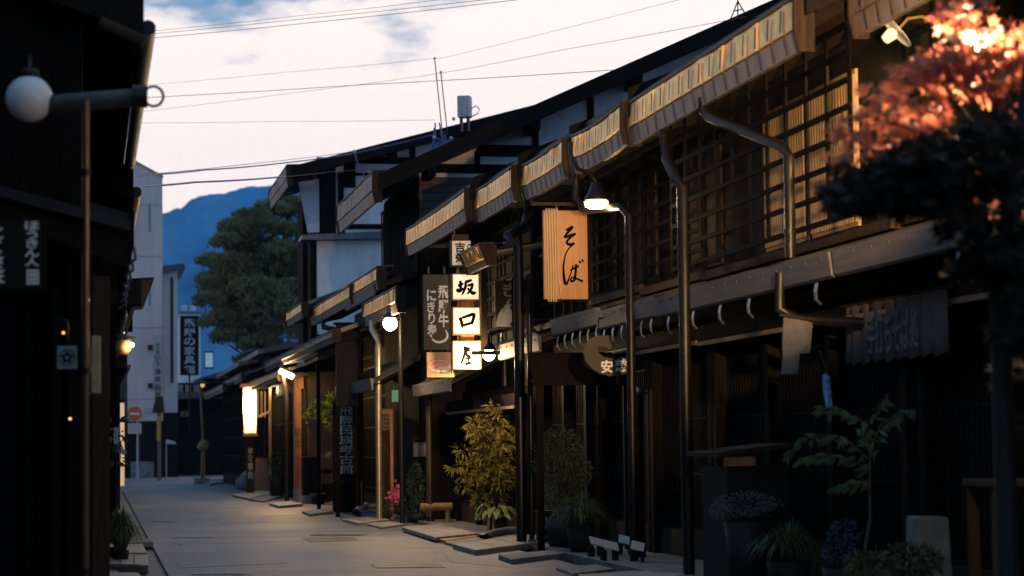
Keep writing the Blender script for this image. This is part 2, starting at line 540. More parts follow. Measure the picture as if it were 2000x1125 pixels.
for px, py, L_ in ((350, 1065, 9), (640, 1080, 8), (470, 1040, 8), (800, 1090, 7), (560, 1020, 7), (420, 1100, 6), (700, 1062, 6)):
    q = MB(); p = G(px, py); p.z = .0085; a = rng.uniform(-.6, .6) + 1.2
    pts = [p.copy()]
    for k in range(L_):
        a += rng.uniform(-.5, .5); p = p + Vector((math.cos(a), math.sin(a), 0)) * rng.uniform(.15, .4); pts.append(p.copy())
    vs = []
    for k, p_ in enumerate(pts):
        w_ = .012 * (1 - k / len(pts)) + .003; vs += [p_ - Vector((w_, 0, 0)), p_ + Vector((w_, 0, 0))]
    q.add(vs, [(2 * k, 2 * k + 1, 2 * k + 3, 2 * k + 2) for k in range(len(pts) - 1)])
    tag(q.build('road_crack', CRACK), kind='structure')
STEELP = mat('worn_steel_plate', (0.5, 0.46, 0.4), 0.28, metal=0.8, var=0.3, scale=8)
for i, (a, b, yy, lab) in enumerate(((610, 712, 1045.5, 'long thin steel grating set across the middle of the road'),
                       (380, 487, 1122.0, 'wide steel grating at the bottom edge of the road picture'),
                       (340, 412, 1050.5, 'short steel grating near the left kerb of the road'),
                       (298, 338, 1019.0, 'small far steel grating by the left kerb beyond the grass tuft'))):
    p0, p1 = G(a, yy), G(b, yy)
    L = (p1 - p0).length
    t = thing('drain_grating', lab, 'drain grating', (p0 + p1) / 2, math.atan2((p1 - p0).y, (p1 - p0).x), 'steel gratings across the road')
    f = MB(); d_ = 0.10
    f.box(-L / 2, L / 2, -d_, -d_ + .02, -.03, .010); f.box(-L / 2, L / 2, d_ - .02, d_, -.03, .010)
    f.box(-L / 2, -L / 2 + .02, -d_ + .02, d_ - .02, -.03, .010); f.box(L / 2 - .02, L / 2, -d_ + .02, d_ - .02, -.03, .010)
    f.build('frame', STEELP, t, local=True)
    k = int(L / 0.06); b_ = MB()
    for j in range(1, k):
        x = -L / 2 + L * j / k
        b_.box(x - .01, x + .01, -d_ + .02, d_ - .02, -.03, .008)
    b_.build('bars', STEELP, t, local=True)

# ------------------------------------------------------------------ mountains and air
HILL = mat('hazed_forest_mountain', (0.010, 0.20, 0.40), 0.95, var=0.35, scale=0.012, bump=0)  # forest pushed to blue: distance haze is put into the base colour
HILL2 = mat('near_hazed_forest_mountain', (0.008, 0.155, 0.32), 0.95, var=0.4, scale=0.016, bump=0)  # nearer forest, the same haze tint put into its colour
def hill(name, sil, D, m, seed, base=0):
    rng = random.Random(seed)
    xs = [p[0] for p in sil]
    def top(px):
        if px <= xs[0]: return sil[0][1] + (xs[0] - px) * 0.10
        if px >= xs[-1]: return sil[-1][1] + (px - xs[-1]) * 0.05 + 8 * math.sin(px / 90)
        for (a, b), (c, d) in zip(sil[:-1], sil[1:]):
            if a <= px <= c:
                t = (px - a) / (c - a); t = t * t * (3 - 2 * t)
                return b + (d - b) * t
    cols, rows = 420, 16
    ph = [rng.uniform(0, 6.3) for _ in range(9)]
    v, f = [], []
    for i in range(cols):
        px = -900 + i * 3000 / (cols - 1) if not (300 < -900 + i * 3000 / (cols - 1) < 620) else -900 + i * 3000 / (cols - 1)
        p = W(px, top(px), D)
        wob = sum(math.sin(px / s_ + ph[k]) * a_ for k, (s_, a_) in enumerate(((37, 3.2), (13, 1.8), (6.1, 1.3), (3.3, 1.0))))
        H = max(12.0, p.z + wob * D / 4400 * 0.8 + rng.uniform(-1, 1) * D / 4400 * 0.9)
        for j in range(rows):
            t = j / (rows - 1)
            z = H * (1 - t) ** 1.15 * (1 + 0.10 * t * (1 - t) * math.sin(px / 21 + 5 * t + ph[5]) * 4)
            y = p.y - t * D * 0.33 + (70 * math.sin(px / 33 + t * 6 + ph[6]) * t * (1 - t))
            v.append((p.x * (1 - 0.1 * t), y, z - (3 if j == rows - 1 else 0)))
    for i in range(cols - 1):
        for j in range(rows - 1):
            a = i * rows + j
            f.append((a, a + 1, a + rows + 1, a + rows))
    mb = MB(); mb.add(v, f, True)
    return tag(mb.build(name, m), kind='structure')
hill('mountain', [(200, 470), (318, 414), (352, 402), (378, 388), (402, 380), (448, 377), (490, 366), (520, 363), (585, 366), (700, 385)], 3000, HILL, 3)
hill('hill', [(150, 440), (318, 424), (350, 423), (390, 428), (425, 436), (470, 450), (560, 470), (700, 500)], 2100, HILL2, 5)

# ------------------------------------------------------------------ machiya houses of the right side
def eave_gutter(root, y0, y1, xe, ze, up=0.22, lo=0.20, pw=0.30, seed=1, mat_up=None, sag=0.0, tilt=-0.015):
    """box gutter sheathed in copper: an upper band of seamed panels over a lower seamed fascia"""
    rng = random.Random(seed)
    n = max(2, int((y1 - y0) / pw))
    U, Lo, Cp, Sm = MB(), MB(), MB(), MB()
    def sg(y):
        t = (y - y0) / (y1 - y0)
        return -sag * 4 * t * (1 - t)
    for i in range(n):
        a, b = y0 + (y1 - y0) * i / n, y0 + (y1 - y0) * (i + 1) / n
        za, zb = ze + sg(a), ze + sg(b)
        j = [rng.uniform(-0.012, 0.012) for _ in range(4)]
        vs = [(xe + j[0] * .4, a, za), (xe + j[1] * .4, b - .006, zb), (xe - tilt + j[2], b - .006, zb + up), (xe - tilt + j[3], a, za + up)]
        vs += [(x + 0.05, y, z) for x, y, z in vs]
        U.add(vs, [(0, 1, 2, 3), (4, 7, 6, 5), (0, 4, 5, 1), (2, 6, 7, 3), (0, 3, 7, 4), (1, 5, 6, 2)])
        vs = [(xe + .045, a, za - lo), (xe + .045, b - .006, zb - lo), (xe + .02, b - .006, zb - .012), (xe + .02, a, za - .012)]
        vs += [(x + 0.05, y, z) for x, y, z in vs]
        Lo.add(vs, [(0, 1, 2, 3), (4, 7, 6, 5), (0, 4, 5, 1), (2, 6, 7, 3), (0, 3, 7, 4), (1, 5, 6, 2)])
        vs = [(xe - tilt - .02, a, za + up + .006), (xe - tilt - .02, b, zb + up + .006), (xe + .30, b, zb + up + .02), (xe + .30, a, za + up + .02)]
        vs += [(x, y, z + .03) for x, y, z in vs]
        Cp.add(vs, [(0, 1, 2, 3), (4, 7, 6, 5), (0, 4, 5, 1), (2, 6, 7, 3), (0, 3, 7, 4), (1, 5, 6, 2)])
        if i:
            sw = rng.uniform(.022, .042); Sm.add([(xe - .022, a - sw, za + .012), (xe - .022, a + .008, za + .012), (xe - tilt * .82 - .024, a + .008, za + up * .82), (xe - tilt * .82 - .024, a - sw, za + up * .82)], [(0, 1, 2, 3)])
            Sm.add([(xe + .036, a - .03, za - lo + .01), (xe + .036, a + .006, za - lo + .01), (xe + .011, a + .006, za - .02), (xe + .011, a - .03, za - .02)], [(0, 1, 2, 3)])
    nf = len(U.f)
    U.add(Sm.v, Sm.f)
    gt = U.build('gutter', mat_up or COPPER, root)
    gt.data.materials.append(SEAM)
    for p in gt.data.polygons[nf:]: p.material_index = 1
    Lo.build('eave_fascia', COPPER2, root)
    Cp.build('eave_cap', SEAM, root)
    for yy in (y0 - .02, y1 - .03):
        E = MB()
        E.prism([(xe - tilt - .03, ze + up + .03), (xe - .02, ze - .01), (xe + .02, ze - lo - .015), (xe + .16, ze - lo - .015), (xe + .16, ze + up + .03)], yy, yy + .05)
        E.build('gutter_end', WOOD2, root)
    return gt
def lattice(root, x, y0, y1, z0, z1, dy, dz, tb=0.05, name='lattice', m=None):
    L = MB()
    n = max(1, round((y1 - y0) / dy))
    for i in range(n + 1):
        y = y0 + (y1 - y0) * i / n
        L.box(x - tb * .3, x + tb * .15, y - tb * .6, y + tb * .6, z0, z1)
    k = max(1, round((z1 - z0) / dz))
    for i in range(k + 1):
        z = z0 + (z1 - z0) * i / k
        L.box(x - tb * .45, x + tb * .1, y0, y1, z - tb * .45, z + tb * .45)
    return L.build(name, m or WOOD, root)
def pent_roof(root, y0, y1, xw, xp, zp, slope=0.32, fascia=True, name='pent_roof', m=None, hooks=0, rows=True):
    t = 0.07
    zw = zp + slope * (xw - xp)
    P = MB(); P.prism([(xp, zp), (xw, zw), (xw, zw + t), (xp, zp + t)], y0, y1)
    if rows:
        n = max(2, int((y1 - y0) / 0.24))
        for i in range(n + 1):
            y = y0 + (y1 - y0) * i / n
            P.prism([(xp + .02, zp + t - .005), (xw, zw + t - .005), (xw, zw + t + .035), (xp + .02, zp + t + .035)], max(y0, y - .035), min(y1, y + .035))
    pr = P.build(name, m or ROOF, root)
    if fascia:
        F = MB(); F.prism([(xp - .035, zp - .10), (xp - .003, zp - .12), (xp - .003, zp + .09), (xp - .06, zp + .10)], y0, y1)
        nf = len(F.f)
        n = int((y1 - y0) / .42)
        for i in range(n):
            y = y0 + .2 + i * .42
            F.box(xp - .062, xp - .03, y - .012, y + .012, zp + .035, zp + .062)
        fb = F.build('pent_fascia', mat('weathered_fascia', (0.085, 0.078, 0.075), 0.6, var=0.25, scale=3, stretch=(6, .5, 6)), root)
        fb.data.materials.append(SEAM)
        for p in fb.data.polygons[nf:]: p.material_index = 1
        B = MB()
        n = max(2, int((y1 - y0) / .6))
        for i in range(n):
            y = y0 + (y1 - y0) * (i + .5) / n
            B.prism([(xp + .05, zp - .09), (xw, zw - .09), (xw, zw - .004), (xp + .05, zp - .004)], y - .035, y + .035)
        B.prism([(xp + .05, zp - .03), (xw, zw - .03), (xw, zw - .006), (xp + .05, zp - .006)], y0, y1)
        B.build('pent_soffit', WOOD, root)
    for i in range(hooks):
        y = y0 + (y1 - y0) * (i + .5) / hooks
        H = MB()
        cv = [(xp + .0, zp - .13), (xp - .015, zp - .20), (xp - .01, zp - .27), (xp + .03, zp - .315)]
        for (xa, za), (xb2, zb2) in zip(cv[:-1], cv[1:]):
            H.add([(xa, y - .035, za), (xa, y + .035, za), (xb2, y + .035, zb2), (xb2, y - .035, zb2), (xa + .006, y - .035, za), (xa + .006, y + .035, za), (xb2 + .006, y + .035, zb2), (xb2 + .006, y - .035, zb2)], [(0, 1, 2, 3), (4, 7, 6, 5), (0, 3, 7, 4), (1, 5, 6, 2)])
        H.build('gutter_hook', HOOK, root)
    return pr
def downspout(root, pts, r=0.05, m=None, name='downspout', clips=2):
    d = MB().tube(pts, r, 10).build(name, m or PIPE, root)
    a, b = Vector(pts[-2]), Vector(pts[-1])
    for i in range(clips):
        p = a.lerp(b, (i + .6) / (clips + .4))
        MB().tube([p + Vector((0, 0, -.02)), p + Vector((0, 0, .02))], r + .012, 10).build('clip', m or PIPE, d)
    return d
def house(name, label, y0, y1, xe, ze, xw, slope=0.38, half=4.5, pent=None, seed=1, up=.25, lo=.19, pw=.30, sag=0., boards=True, bm=None, upper=True, ground=True, hooks=6, lat=.22, pent_y=None, wallm=None, upm=None, pslope=.32):
    r = thing(name, label, 'house', ((xe + xw) / 2 + 1.5, (y0 + y1) / 2, 0), group='old wooden houses along the right side')
    rng = random.Random(seed)
    a, b = y0 + .015, y1 - .015
    zt = ze + up
    xr = xw + half
    zr = zt + slope * (xr - xe)
    xb = xr + half
    und = lambda x: zt + slope * (x - xe) - .02
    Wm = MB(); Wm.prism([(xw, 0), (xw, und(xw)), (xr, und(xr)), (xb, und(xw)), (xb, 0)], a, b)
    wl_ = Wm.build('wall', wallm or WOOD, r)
    Rm = MB(); xo = 2 * xr - xe
    Rm.prism([(xe + .18, zt + .03 + slope * .1), (xr, zr), (xo, zt), (xo, zt + .12), (xr, zr + .13), (xe + .18, zt + .13 + slope * .1)], a - .06, b + .0)
    Rm.build('roof', ROOF, r)
    Vg = MB(); Vg.prism([(xe + .06, zt - .16), (xr, zr - .16), (xr, zr + .17), (xe + .06, zt + .16)], a - .13, a - .065)
    Vg.build('bargeboard', WOODB, r)
    Rf = MB(); n = max(2, int((b - a) / .45))
    for i in range(n):
        y = a + (b - a) * (i + .5) / n
        Rf.prism([(xe + .17, ze - .06 + up * .3), (xw, und(xw) - .14), (xw, und(xw) - .03), (xe + .17, ze + .05 + up * .3)], y - .035, y + .035)
    Rf.prism([(xe + .19, ze + .06 + up * .3), (xw, und(xw) - .025), (xw, und(xw) - .002), (xe + .19, ze + .083 + up * .3)], a, b)
    Rf.build('soffit', WOODB, r)
    Bm = MB(); Bm.box(xe + .5, xe + .68, a, b, ze - .16 + slope * .5, ze + .02 + slope * .5)
    Bm.build('eave_purlin', WOOD2, r)
    eave_gutter(r, a, b, xe, ze, up, lo, pw, seed, upm, sag)
    px_, pz = pent if pent else (xw - .8, 2.85)
    zw = pz + pslope * (xw - px_)
    if upper:
        z0, z1 = zw + .16, ze - .05 + slope * .5
        if boards:
            k = max(1, round((b - a) / 1.4))
            for i in range(k):
                ya, yb = a + (b - a) * i / k + .08, a + (b - a) * (i + 1) / k - .08
                if rng.random() < boards:
                    Sb = MB(); m_ = max(3, int((yb - ya) / .075))
                    for j in range(m_):
                        yy = ya + (yb - ya) * (j + .5) / m_
                        Sb.box(xw - .05, xw - .004, yy - .026, yy + .026, z0 + .1, z1 - .25)
                    Sb.box(xw - .03, xw - .002, ya, yb, z0 + .06, z1 - .2)
                    Sb.build('window', bm or WOOD2, r)
        lattice(r, xw - lat, a + .04, b - .04, z0, z1 - .1, .62, .235, .052, m=LATM)
        MB().box(xw - .30, xw - .0, a, b, z0 - .12, z0 - .03).build('window_sill', WOOD2, r); MB().box(xw - .32, xw - .0, a, b, z1 - .08, z1 + .06).build('window_head', WOODB, r)
    if pent is not None:
        pent_roof(r, pent_y or a, b, xw, px_, pz, pslope, hooks=hooks)
        Lb = MB(); Lb.box(xw - .35, xw - .20, a, b, pz - .38, pz - .2)
        Lb.build('lintel_beam', WOOD, r)
        MB().box(xw - .362, xw - .302, a, b, pz - .425, pz - .381).build('lintel_lit_edge', TAN, r)  # pale strip: the warm lit line under the lintel, put in as colour
    if ground:
        nb = max(1, round((b - a) / 1.9))
        for i in range(nb + 1):
            y = a + .09 + (b - a - .18) * i / nb
            MB().box(xw - .2, xw - .06, y - .07, y + .07, 0.0, pz - .2 if pent else zw - .2).build('post', WOOD, r)
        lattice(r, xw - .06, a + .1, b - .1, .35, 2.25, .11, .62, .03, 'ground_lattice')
        Sk = MB(); Sk.box(xw - .12, xw - .002, a, b, 0.0, .33)
        Sk.build('skirting', WOOD2, r)
    return r
# cut points along the eaves, read from the photo's gutter joints
def yE(px, x): return PX(px, 300, x).y
yA, yB, yC, yD_, yE5, yF = yE(1560, 5.8), yE(1226, 5.8), yE(1110, 5.74), yE(1015, 5.68), yE(925, 5.58), yE(790, 5.45)
HZ = dict(pent=(6.1, 2.82))
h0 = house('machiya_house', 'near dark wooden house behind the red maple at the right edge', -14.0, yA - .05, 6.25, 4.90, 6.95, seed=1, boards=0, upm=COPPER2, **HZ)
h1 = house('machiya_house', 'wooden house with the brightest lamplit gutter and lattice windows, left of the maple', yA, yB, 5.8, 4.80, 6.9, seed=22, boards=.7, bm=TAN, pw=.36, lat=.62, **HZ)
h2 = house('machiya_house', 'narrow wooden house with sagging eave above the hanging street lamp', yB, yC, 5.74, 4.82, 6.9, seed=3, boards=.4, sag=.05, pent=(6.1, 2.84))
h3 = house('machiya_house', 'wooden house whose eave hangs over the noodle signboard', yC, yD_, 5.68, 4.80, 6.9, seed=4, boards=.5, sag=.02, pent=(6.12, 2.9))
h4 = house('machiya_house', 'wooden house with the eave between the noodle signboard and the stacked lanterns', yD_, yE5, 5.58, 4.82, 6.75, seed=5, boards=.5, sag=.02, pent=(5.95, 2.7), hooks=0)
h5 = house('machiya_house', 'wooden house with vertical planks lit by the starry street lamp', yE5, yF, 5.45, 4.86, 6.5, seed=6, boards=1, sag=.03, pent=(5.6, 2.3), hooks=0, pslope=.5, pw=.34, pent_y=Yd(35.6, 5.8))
# near houses' downspouts
y = yE(1362, 5.8)
downspout(h1, [(5.86, y, 4.7), (5.87, y, 4.56), (5.9, y - .12, 4.48), (6.13, Yd(20.2, 6.15), 4.0), (6.16, Yd(20.1, 6.15), 3.9), (6.16, Yd(20.1, 6.15), 3.3), (6.16, Yd(20.1, 6.15), 2.98)], .05)
y = Yd(20.1, 6.15)
downspout(h1, [(6.05, y, 2.85), (6.05, y, 2.52), (6.2, y - .1, 2.42), (6.6, y - .9, 2.34)], .05, clips=0)
q = G(1346, 1128); downspout(h1, [(5.9, q.y + .9, 4.68), (5.92, q.y + .8, 4.3), (q.x - .05, q.y + .1, 4.05), (q.x, q.y, 3.9), (q.x, q.y, 2.0), (q.x, q.y, -.1)], .06)
q = W(1232, 660, 25.6); downspout(h2, [(5.8, yC - .1, 4.7), (5.81, yC - .1, 4.32), (5.9, yC - .3, 4.16), (q.x - .06, q.y + .1, 4.05), (q.x, q.y, 3.92), (q.x, q.y, 2.0), (q.x, q.y, -.1)], .052)
q = G(1019, 1068); downspout(h3, [(5.74, yD_ - .08, 4.7), (5.74, yD_ - .08, 4.3), (q.x - .1, q.y + .2, 4.12), (q.x, q.y, 3.95), (q.x, q.y, 2.0), (q.x, q.y, -.3)], .068)
# ------------------------------------------------------------------ the big gable houses behind
def gable_house(name, label, ynear, yfar, xe, ze, slope, xw, half, timbers, seed, verge=.28, wingw=0.0):
    r = thing(name, label, 'house', (xw + 3, (ynear + yfar) / 2, 0), group='old wooden houses along the right side')
    und = lambda x: ze + slope * (x - xe)
    xr = xw + half
    a, b = ynear, yfar
    P = MB(); P.prism([(xw, 0), (xw, und(xw) - .05), (xr, und(xr) - .05), (xr + half, und(xw) - .05), (xr + half, 0)], a, b)
    P.build('wall', PLAST, r)
    Rm = MB(); xo = 2 * xr - xe
    Rm.prism([(xe, ze), (xr, und(xr)), (xo, ze), (xo, ze + .14), (xr, und(xr) + .15), (xe, ze + .14)], a - .9, b + .3)
    Rm.build('roof', ROOF, r)
    V = MB(); V.prism([(xe - .02, ze - .12), (xr, und(xr) - .12), (xr, und(xr) + .19), (xe - .02, ze + .19)], a - .98, a - .905)
    V.build('bargeboard', WOODB, r)
    n = int((xr - xe) / .8)
    for i in range(n):                          # purlin ends under the verge
        x = xw + .1 + i * 1.9
        if x < xr: MB().box(x - .07, x + .07, a - .9, a, und(x) - .26, und(x) - .06).build('purlin', WOOD, r)
    for x0, x1, z0, z1 in timbers:
        MB().box(x0, x1, a - .05, a - .002, z0, z1).build('timber', WOOD, r)
    eave_gutter(r, a - .85, b + .2, xe - .12, ze - .08, .3, .22, .3, seed, COPPER2)
    return r
def wx(px, D): return W(px, 500, D).x
def wz(py, D, px=800): return W(px, py, D).z
# T1: steep verge with white panels and plank siding
D1 = 38.8; yT1 = yF + .95
zz = [wz(p, 39.5) for p in (160, 200, 250, 285, 320, 340, 400, 440, 500)]
tb = [(wx(865, 39.5), wx(1300, 39.5), wz(320, 39.5), wz(302, 39.5)), (wx(955, 39.5), wx(966, 39.5), wz(320, 39.5), wz(275, 39.5)), (wx(1076, 39.5), wx(1090, 39.5), wz(305, 39.5), wz(210, 39.5)),
      (wx(960, 39.5), wx(1300, 39.5), wz(285, 39.5), wz(262, 39.5)),
      (wx(1195, 39.5), wx(1208, 39.5), wz(262, 39.5), wz(160, 39.5))]
t1 = gable_house('gable_house', 'tall house with steep dark verge and white gable panels above the lower eaves', yT1, Yd(45.2, 5.0), 5.02, 5.95, .45, 5.85, 7.0, tb, 31)
sd_ = MB()
for i in range(9):                              # weathered plank siding below the white panels
    z = wz(330 + i * 16, 39.5); sd_.box(5.84, 9.5, yT1 - .06 - (i % 2) * .008, yT1 - .002, z - .13, z + .005)
sd_.build('siding', mat('grey_planks', (0.085, 0.065, 0.055), 0.75, var=0.4, scale=4, stretch=(.5, 6, 6)), t1)
MB().box(5.84, 12, yT1 - .05, yT1 - .003, 0, wz(462, 39.5)).build('lower_boarding', WOOD, t1)
f_ = MB(); f_.box(5.80, 5.839, yT1, Yd(45, 5.0), 0, 6.2); f_.build('front_boarding', WOOD, t1)
lattice(t1, 5.76, yT1 + .1, Yd(45, 5), 4.5, 6.0, .28, 1.2, .05)
pent_roof(t1, yT1, Yd(45, 5), 5.8, 5.05, 4.15, .35)
eave_gutter(t1, yE(735, 5.0), yE(678, 5.0), 5.0, 4.30, .2, .17, .24, 41)
# a lower lamplit eave in front of it and its side lean-to
eave_gutter(t1, yE(772, 4.95), yE(706, 4.95), 4.95, 3.72, .22, .18, .22, 42)
c_ = MB(); c_.prism([(5.0, 3.55), (5.8, 3.9), (5.8, 4.0), (5.0, 3.98)], yE(772, 4.95), yE(706, 4.95)); c_.build('canopy', WOODB, t1)
pent_roof(t1, yT1 - .3, Yd(46, 5), 5.8, 4.95, 2.45, .5, name='canopy_roof')
q = G(741, 1019); downspout(t1, [(5.0, q.y + .5, 3.6), (5.0, q.y + .45, 3.45), (5.05, q.y + .05, 3.25), (q.x, q.y, 3.12), (q.x, q.y, 1.8), (q.x, q.y, 0)], .058, STEEL)
q = G(706, 993); downspout(t1, [(5.02, q.y + .6, 4.2), (5.0, q.y + .5, 3.95), (q.x - .05, q.y, 3.75), (q.x, q.y, 3.6), (q.x, q.y, 1.8), (q.x, q.y, 0)], .06, PIPE)
# T2: shallow high roof with white gable
D2 = 60.0; yT2 = Yd(D2, 5.2)
def T(px0, px1, py0, py1): return (wx(px0, D2), wx(px1, D2), wz(py1, D2), wz(py0, D2))
tb = [T(622, 660, 300, 455), T(664, 676, 330, 455), T(676, 860, 298, 312), T(810, 822, 262, 330), T(735, 745, 280, 300), T(945, 957, 235, 300), T(676, 700, 300, 360), T(690, 1000, 330, 336), T(680, 760, 432, 442)]
t2 = gable_house('gable_house', 'highest house at the back with a shallow roof and dirty white gable', yT2, Yd(65, 5), wx(566, D2), wz(341, D2), .265, wx(622, D2), 8.6, tb, 33)
MB().box(wx(621, D2), 14, yT2 - .04, yT2 - .003, 0, wz(640, D2)).build('lower_boarding', WOOD, t2); MB().box(wx(621, D2) - .05, wx(621, D2) - .003, yT2 - .02, Yd(65, 5), 0, wz(352, D2)).build('front_boarding', WOOD, t2)
wg = MB(); wg.add([(wx(585, D2), yT2 - .05, wz(350, D2)), (wx(625, D2), yT2 - .2, wz(345, D2)), (wx(625, D2), yT2 - .2, wz(450, D2)), (wx(603, D2), yT2 - .1, wz(450, D2))] +
       [(wx(585, D2), yT2 + .01, wz(350, D2)), (wx(625, D2), yT2 - .14, wz(345, D2)), (wx(625, D2), yT2 - .14, wz(450, D2)), (wx(603, D2), yT2 - .04, wz(450, D2))], [(0, 1, 2, 3), (4, 7, 6, 5), (0, 4, 5, 1), (1, 5, 6, 2), (2, 6, 7, 3), (3, 7, 4, 0)])
wg.build('wing_siding', mat('white_siding', (.5, .5, .53), .8, var=.12, scale=3), t2)
wd = MB(); wd.box(wx(596, D2), wx(606, D2), yT2 + .42, yT2 + .5, 3.8, wz(345, D2)); wd.build('wing_post', WOOD, t2)
# white plaster wing wall with its own little roof
wf = thing('plaster_wall', 'smooth bluish white plaster wall with a thin capping roof, left of the steep gable', 'wall', (wx(685, 59), Yd(59, 5.3), 0))
MB().box(wx(621, 59), wx(760, 59), Yd(59, 5.3), Yd(59, 5.3) + .25, wz(650, 59), wz(466, 59)).build('panel', PLAST, wf)
k_ = MB(); k_.prism([(wx(588, 59), wz(466, 59)), (wx(765, 59), wz(462, 59)), (wx(765, 59), wz(447, 59)), (wx(590, 59), wz(457, 59))], Yd(59, 5.3) - .35, Yd(59, 5.3) + .6)
k_.build('capping_roof', mat('blue_grey_sheet', (.10, .115, .14), .4, metal=.2), wf)
MB().box(wx(608, 59), wx(620.5, 59), Yd(59, 5.3) - .02, Yd(59, 5.3) + .2, wz(660, 59), wz(467, 59)).build('corner_post', WOOD, wf)
MB().box(wx(630, 59), wx(755, 59), Yd(59, 5.3) + .03, Yd(59, 5.3) + .2, 0, wz(650, 59) - .002).build('lower_boarding', WOOD, wf)
# lower eaves of the back house
def low_eave(name, lab, pxa, pxb, x, z, up=.2, lo=.14, back=1.2, seed=50, wall=True, m=None, pw=.22, wo=.75):
    y0, y1 = yE(pxa, x), yE(pxb, x)
    r = thing(name, lab, 'house', (x + back / 2, (y0 + y1) / 2, 0), group='old wooden houses along the right side')
    eave_gutter(r, y0, y1, x, z, up, lo, pw, seed, m)
    P = MB(); P.prism([(x + .15, z + up - .03), (x + back, z + up + back * .3), (x + back, z + up + back * .3 + .08), (x + .15, z + up + .05)], y0 - .05, y1 + .05)
    P.build('roof', TILE, r)
    if wall:
        MB().box(x + wo, x + wo + 3.4, y0, y1, 0, z + up - .01).build('wall', WOOD, r)
        lattice(r, x + wo - .07, y0 + .1, y1 - .1, .4, z - .3, .16, .7, .035)
    B = MB(); B.prism([(x + .17, z - .10), (x + .75, z + .03), (x + .75, z + .1), (x + .17, z + .06)], y0, y1); B.build('soffit', WOODB, r)
    return r
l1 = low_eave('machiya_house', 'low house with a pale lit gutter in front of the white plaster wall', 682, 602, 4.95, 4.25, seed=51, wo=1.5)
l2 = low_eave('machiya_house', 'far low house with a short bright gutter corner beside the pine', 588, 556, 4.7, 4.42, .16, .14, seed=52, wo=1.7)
l3 = low_eave('machiya_house', 'low house with a long brown pent roof above the orange pillar', 648, 514, 4.5, 3.42, .10, .10, 1.9, seed=53, m=COPPER2, wo=1.85)
q = W(658, 620, 44.5)
dp = thing('dark_screen', 'tall dark board screen beside the pipes and left of the starry lamp', 'screen', (wx(680, 43.3), Yd(43.3, 5.1), 0))
MB().box(wx(656, 43.3), wx(703, 43.3), Yd(43.3, 5.1), Yd(43.3, 5.1) + .1, 2.1, wz(632, 43.3)).build('panel', BOARD, dp, bevel=.01)
MB().box(wx(652, 43.3), wx(706, 43.3), Yd(43.3, 5.1) - .03, Yd(43.3, 5.1) + .13, wz(632, 43.3), wz(628, 43.3)).build('cap', WOOD, dp)
for x_ in (658, 699): MB().box(wx(x_, 43.3) - .04, wx(x_, 43.3) + .04, Yd(43.3, 5.1) + .01, Yd(43.3, 5.1) + .09, 0, 2.1).build('leg', WOOD, dp)
rb = thing('tiled_awning', 'small blue grey tiled awning with a round ridge roll, above the orange pillar', 'awning', (wx(620, 47), Yd(47, 4.8), wz(700, 47)))
P = MB()
x0, x1 = wx(592, 47), wx(655, 47)
P.prism([(x0, wz(712, 47)), (x1, wz(686, 47)), (x1, wz(678, 47)), (x0, wz(704, 47))], Yd(47, 4.8), Yd(47, 4.8) + 1.6)
P.build('roof', mat('blue_tile', (.10, .13, .18), .35, var=.3, scale=8), rb)
P = MB(); P.tube([(x0, Yd(47, 4.8), wz(702, 47)), (x1, Yd(47, 4.8), wz(668, 47))], .07, 10); P.build('ridge_roll', TILE, rb)
P = MB()
for i in range(5): P.tube([(x0 + (x1 - x0) * i / 5 + .05, Yd(47, 4.8) - .02, wz(709 - i * 5.2, 47)), (x0 + (x1 - x0) * i / 5 + .05, Yd(47, 4.8) + 1.5, wz(707 - i * 5.2, 47) + .1)], .035, 8)
P.build('tile_rows', TILE, rb)
MB().box(x0 + .3, x0 + .38, Yd(47, 4.8) + .3, Yd(47, 4.8) + .38, 0, wz(708, 47)).build('post', WOOD, rb)
# far houses of the right side
for i, (a, b, x, z, lab) in enumerate(((540, 476, 4.45, 3.05, 'far low shop with a glowing canopy behind the lit standing lantern'),
                                       (470, 436, 4.6, 3.5, 'dark far house between the lit lantern and the leaning lamp post'),
                                       (434, 396, 4.3, 3.3, 'last dark house at the far right corner of the street'))):
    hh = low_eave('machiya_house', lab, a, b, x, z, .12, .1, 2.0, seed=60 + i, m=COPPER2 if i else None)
    if i:
        y0, y1 = yE(a, x), yE(b, x)
        MB().box(x + .9, x + 5, y0, y1, z + .45, z + .75).build('upper_wall', WOOD, hh)
        MB().prism([(x + .5, z + .72), (x + 3, z + 1.2), (x + 3, z + 1.35), (x + .5, z + .87)], y0 - .2, y1 + .2).build('upper_roof', TILE, hh)
        MB().box(x + .86, x + .899, y0 + .4, y1 - .4, z - 1.6, z - .5).build('window', mat('dim_glass', (.12, .16, .2), .15), hh)
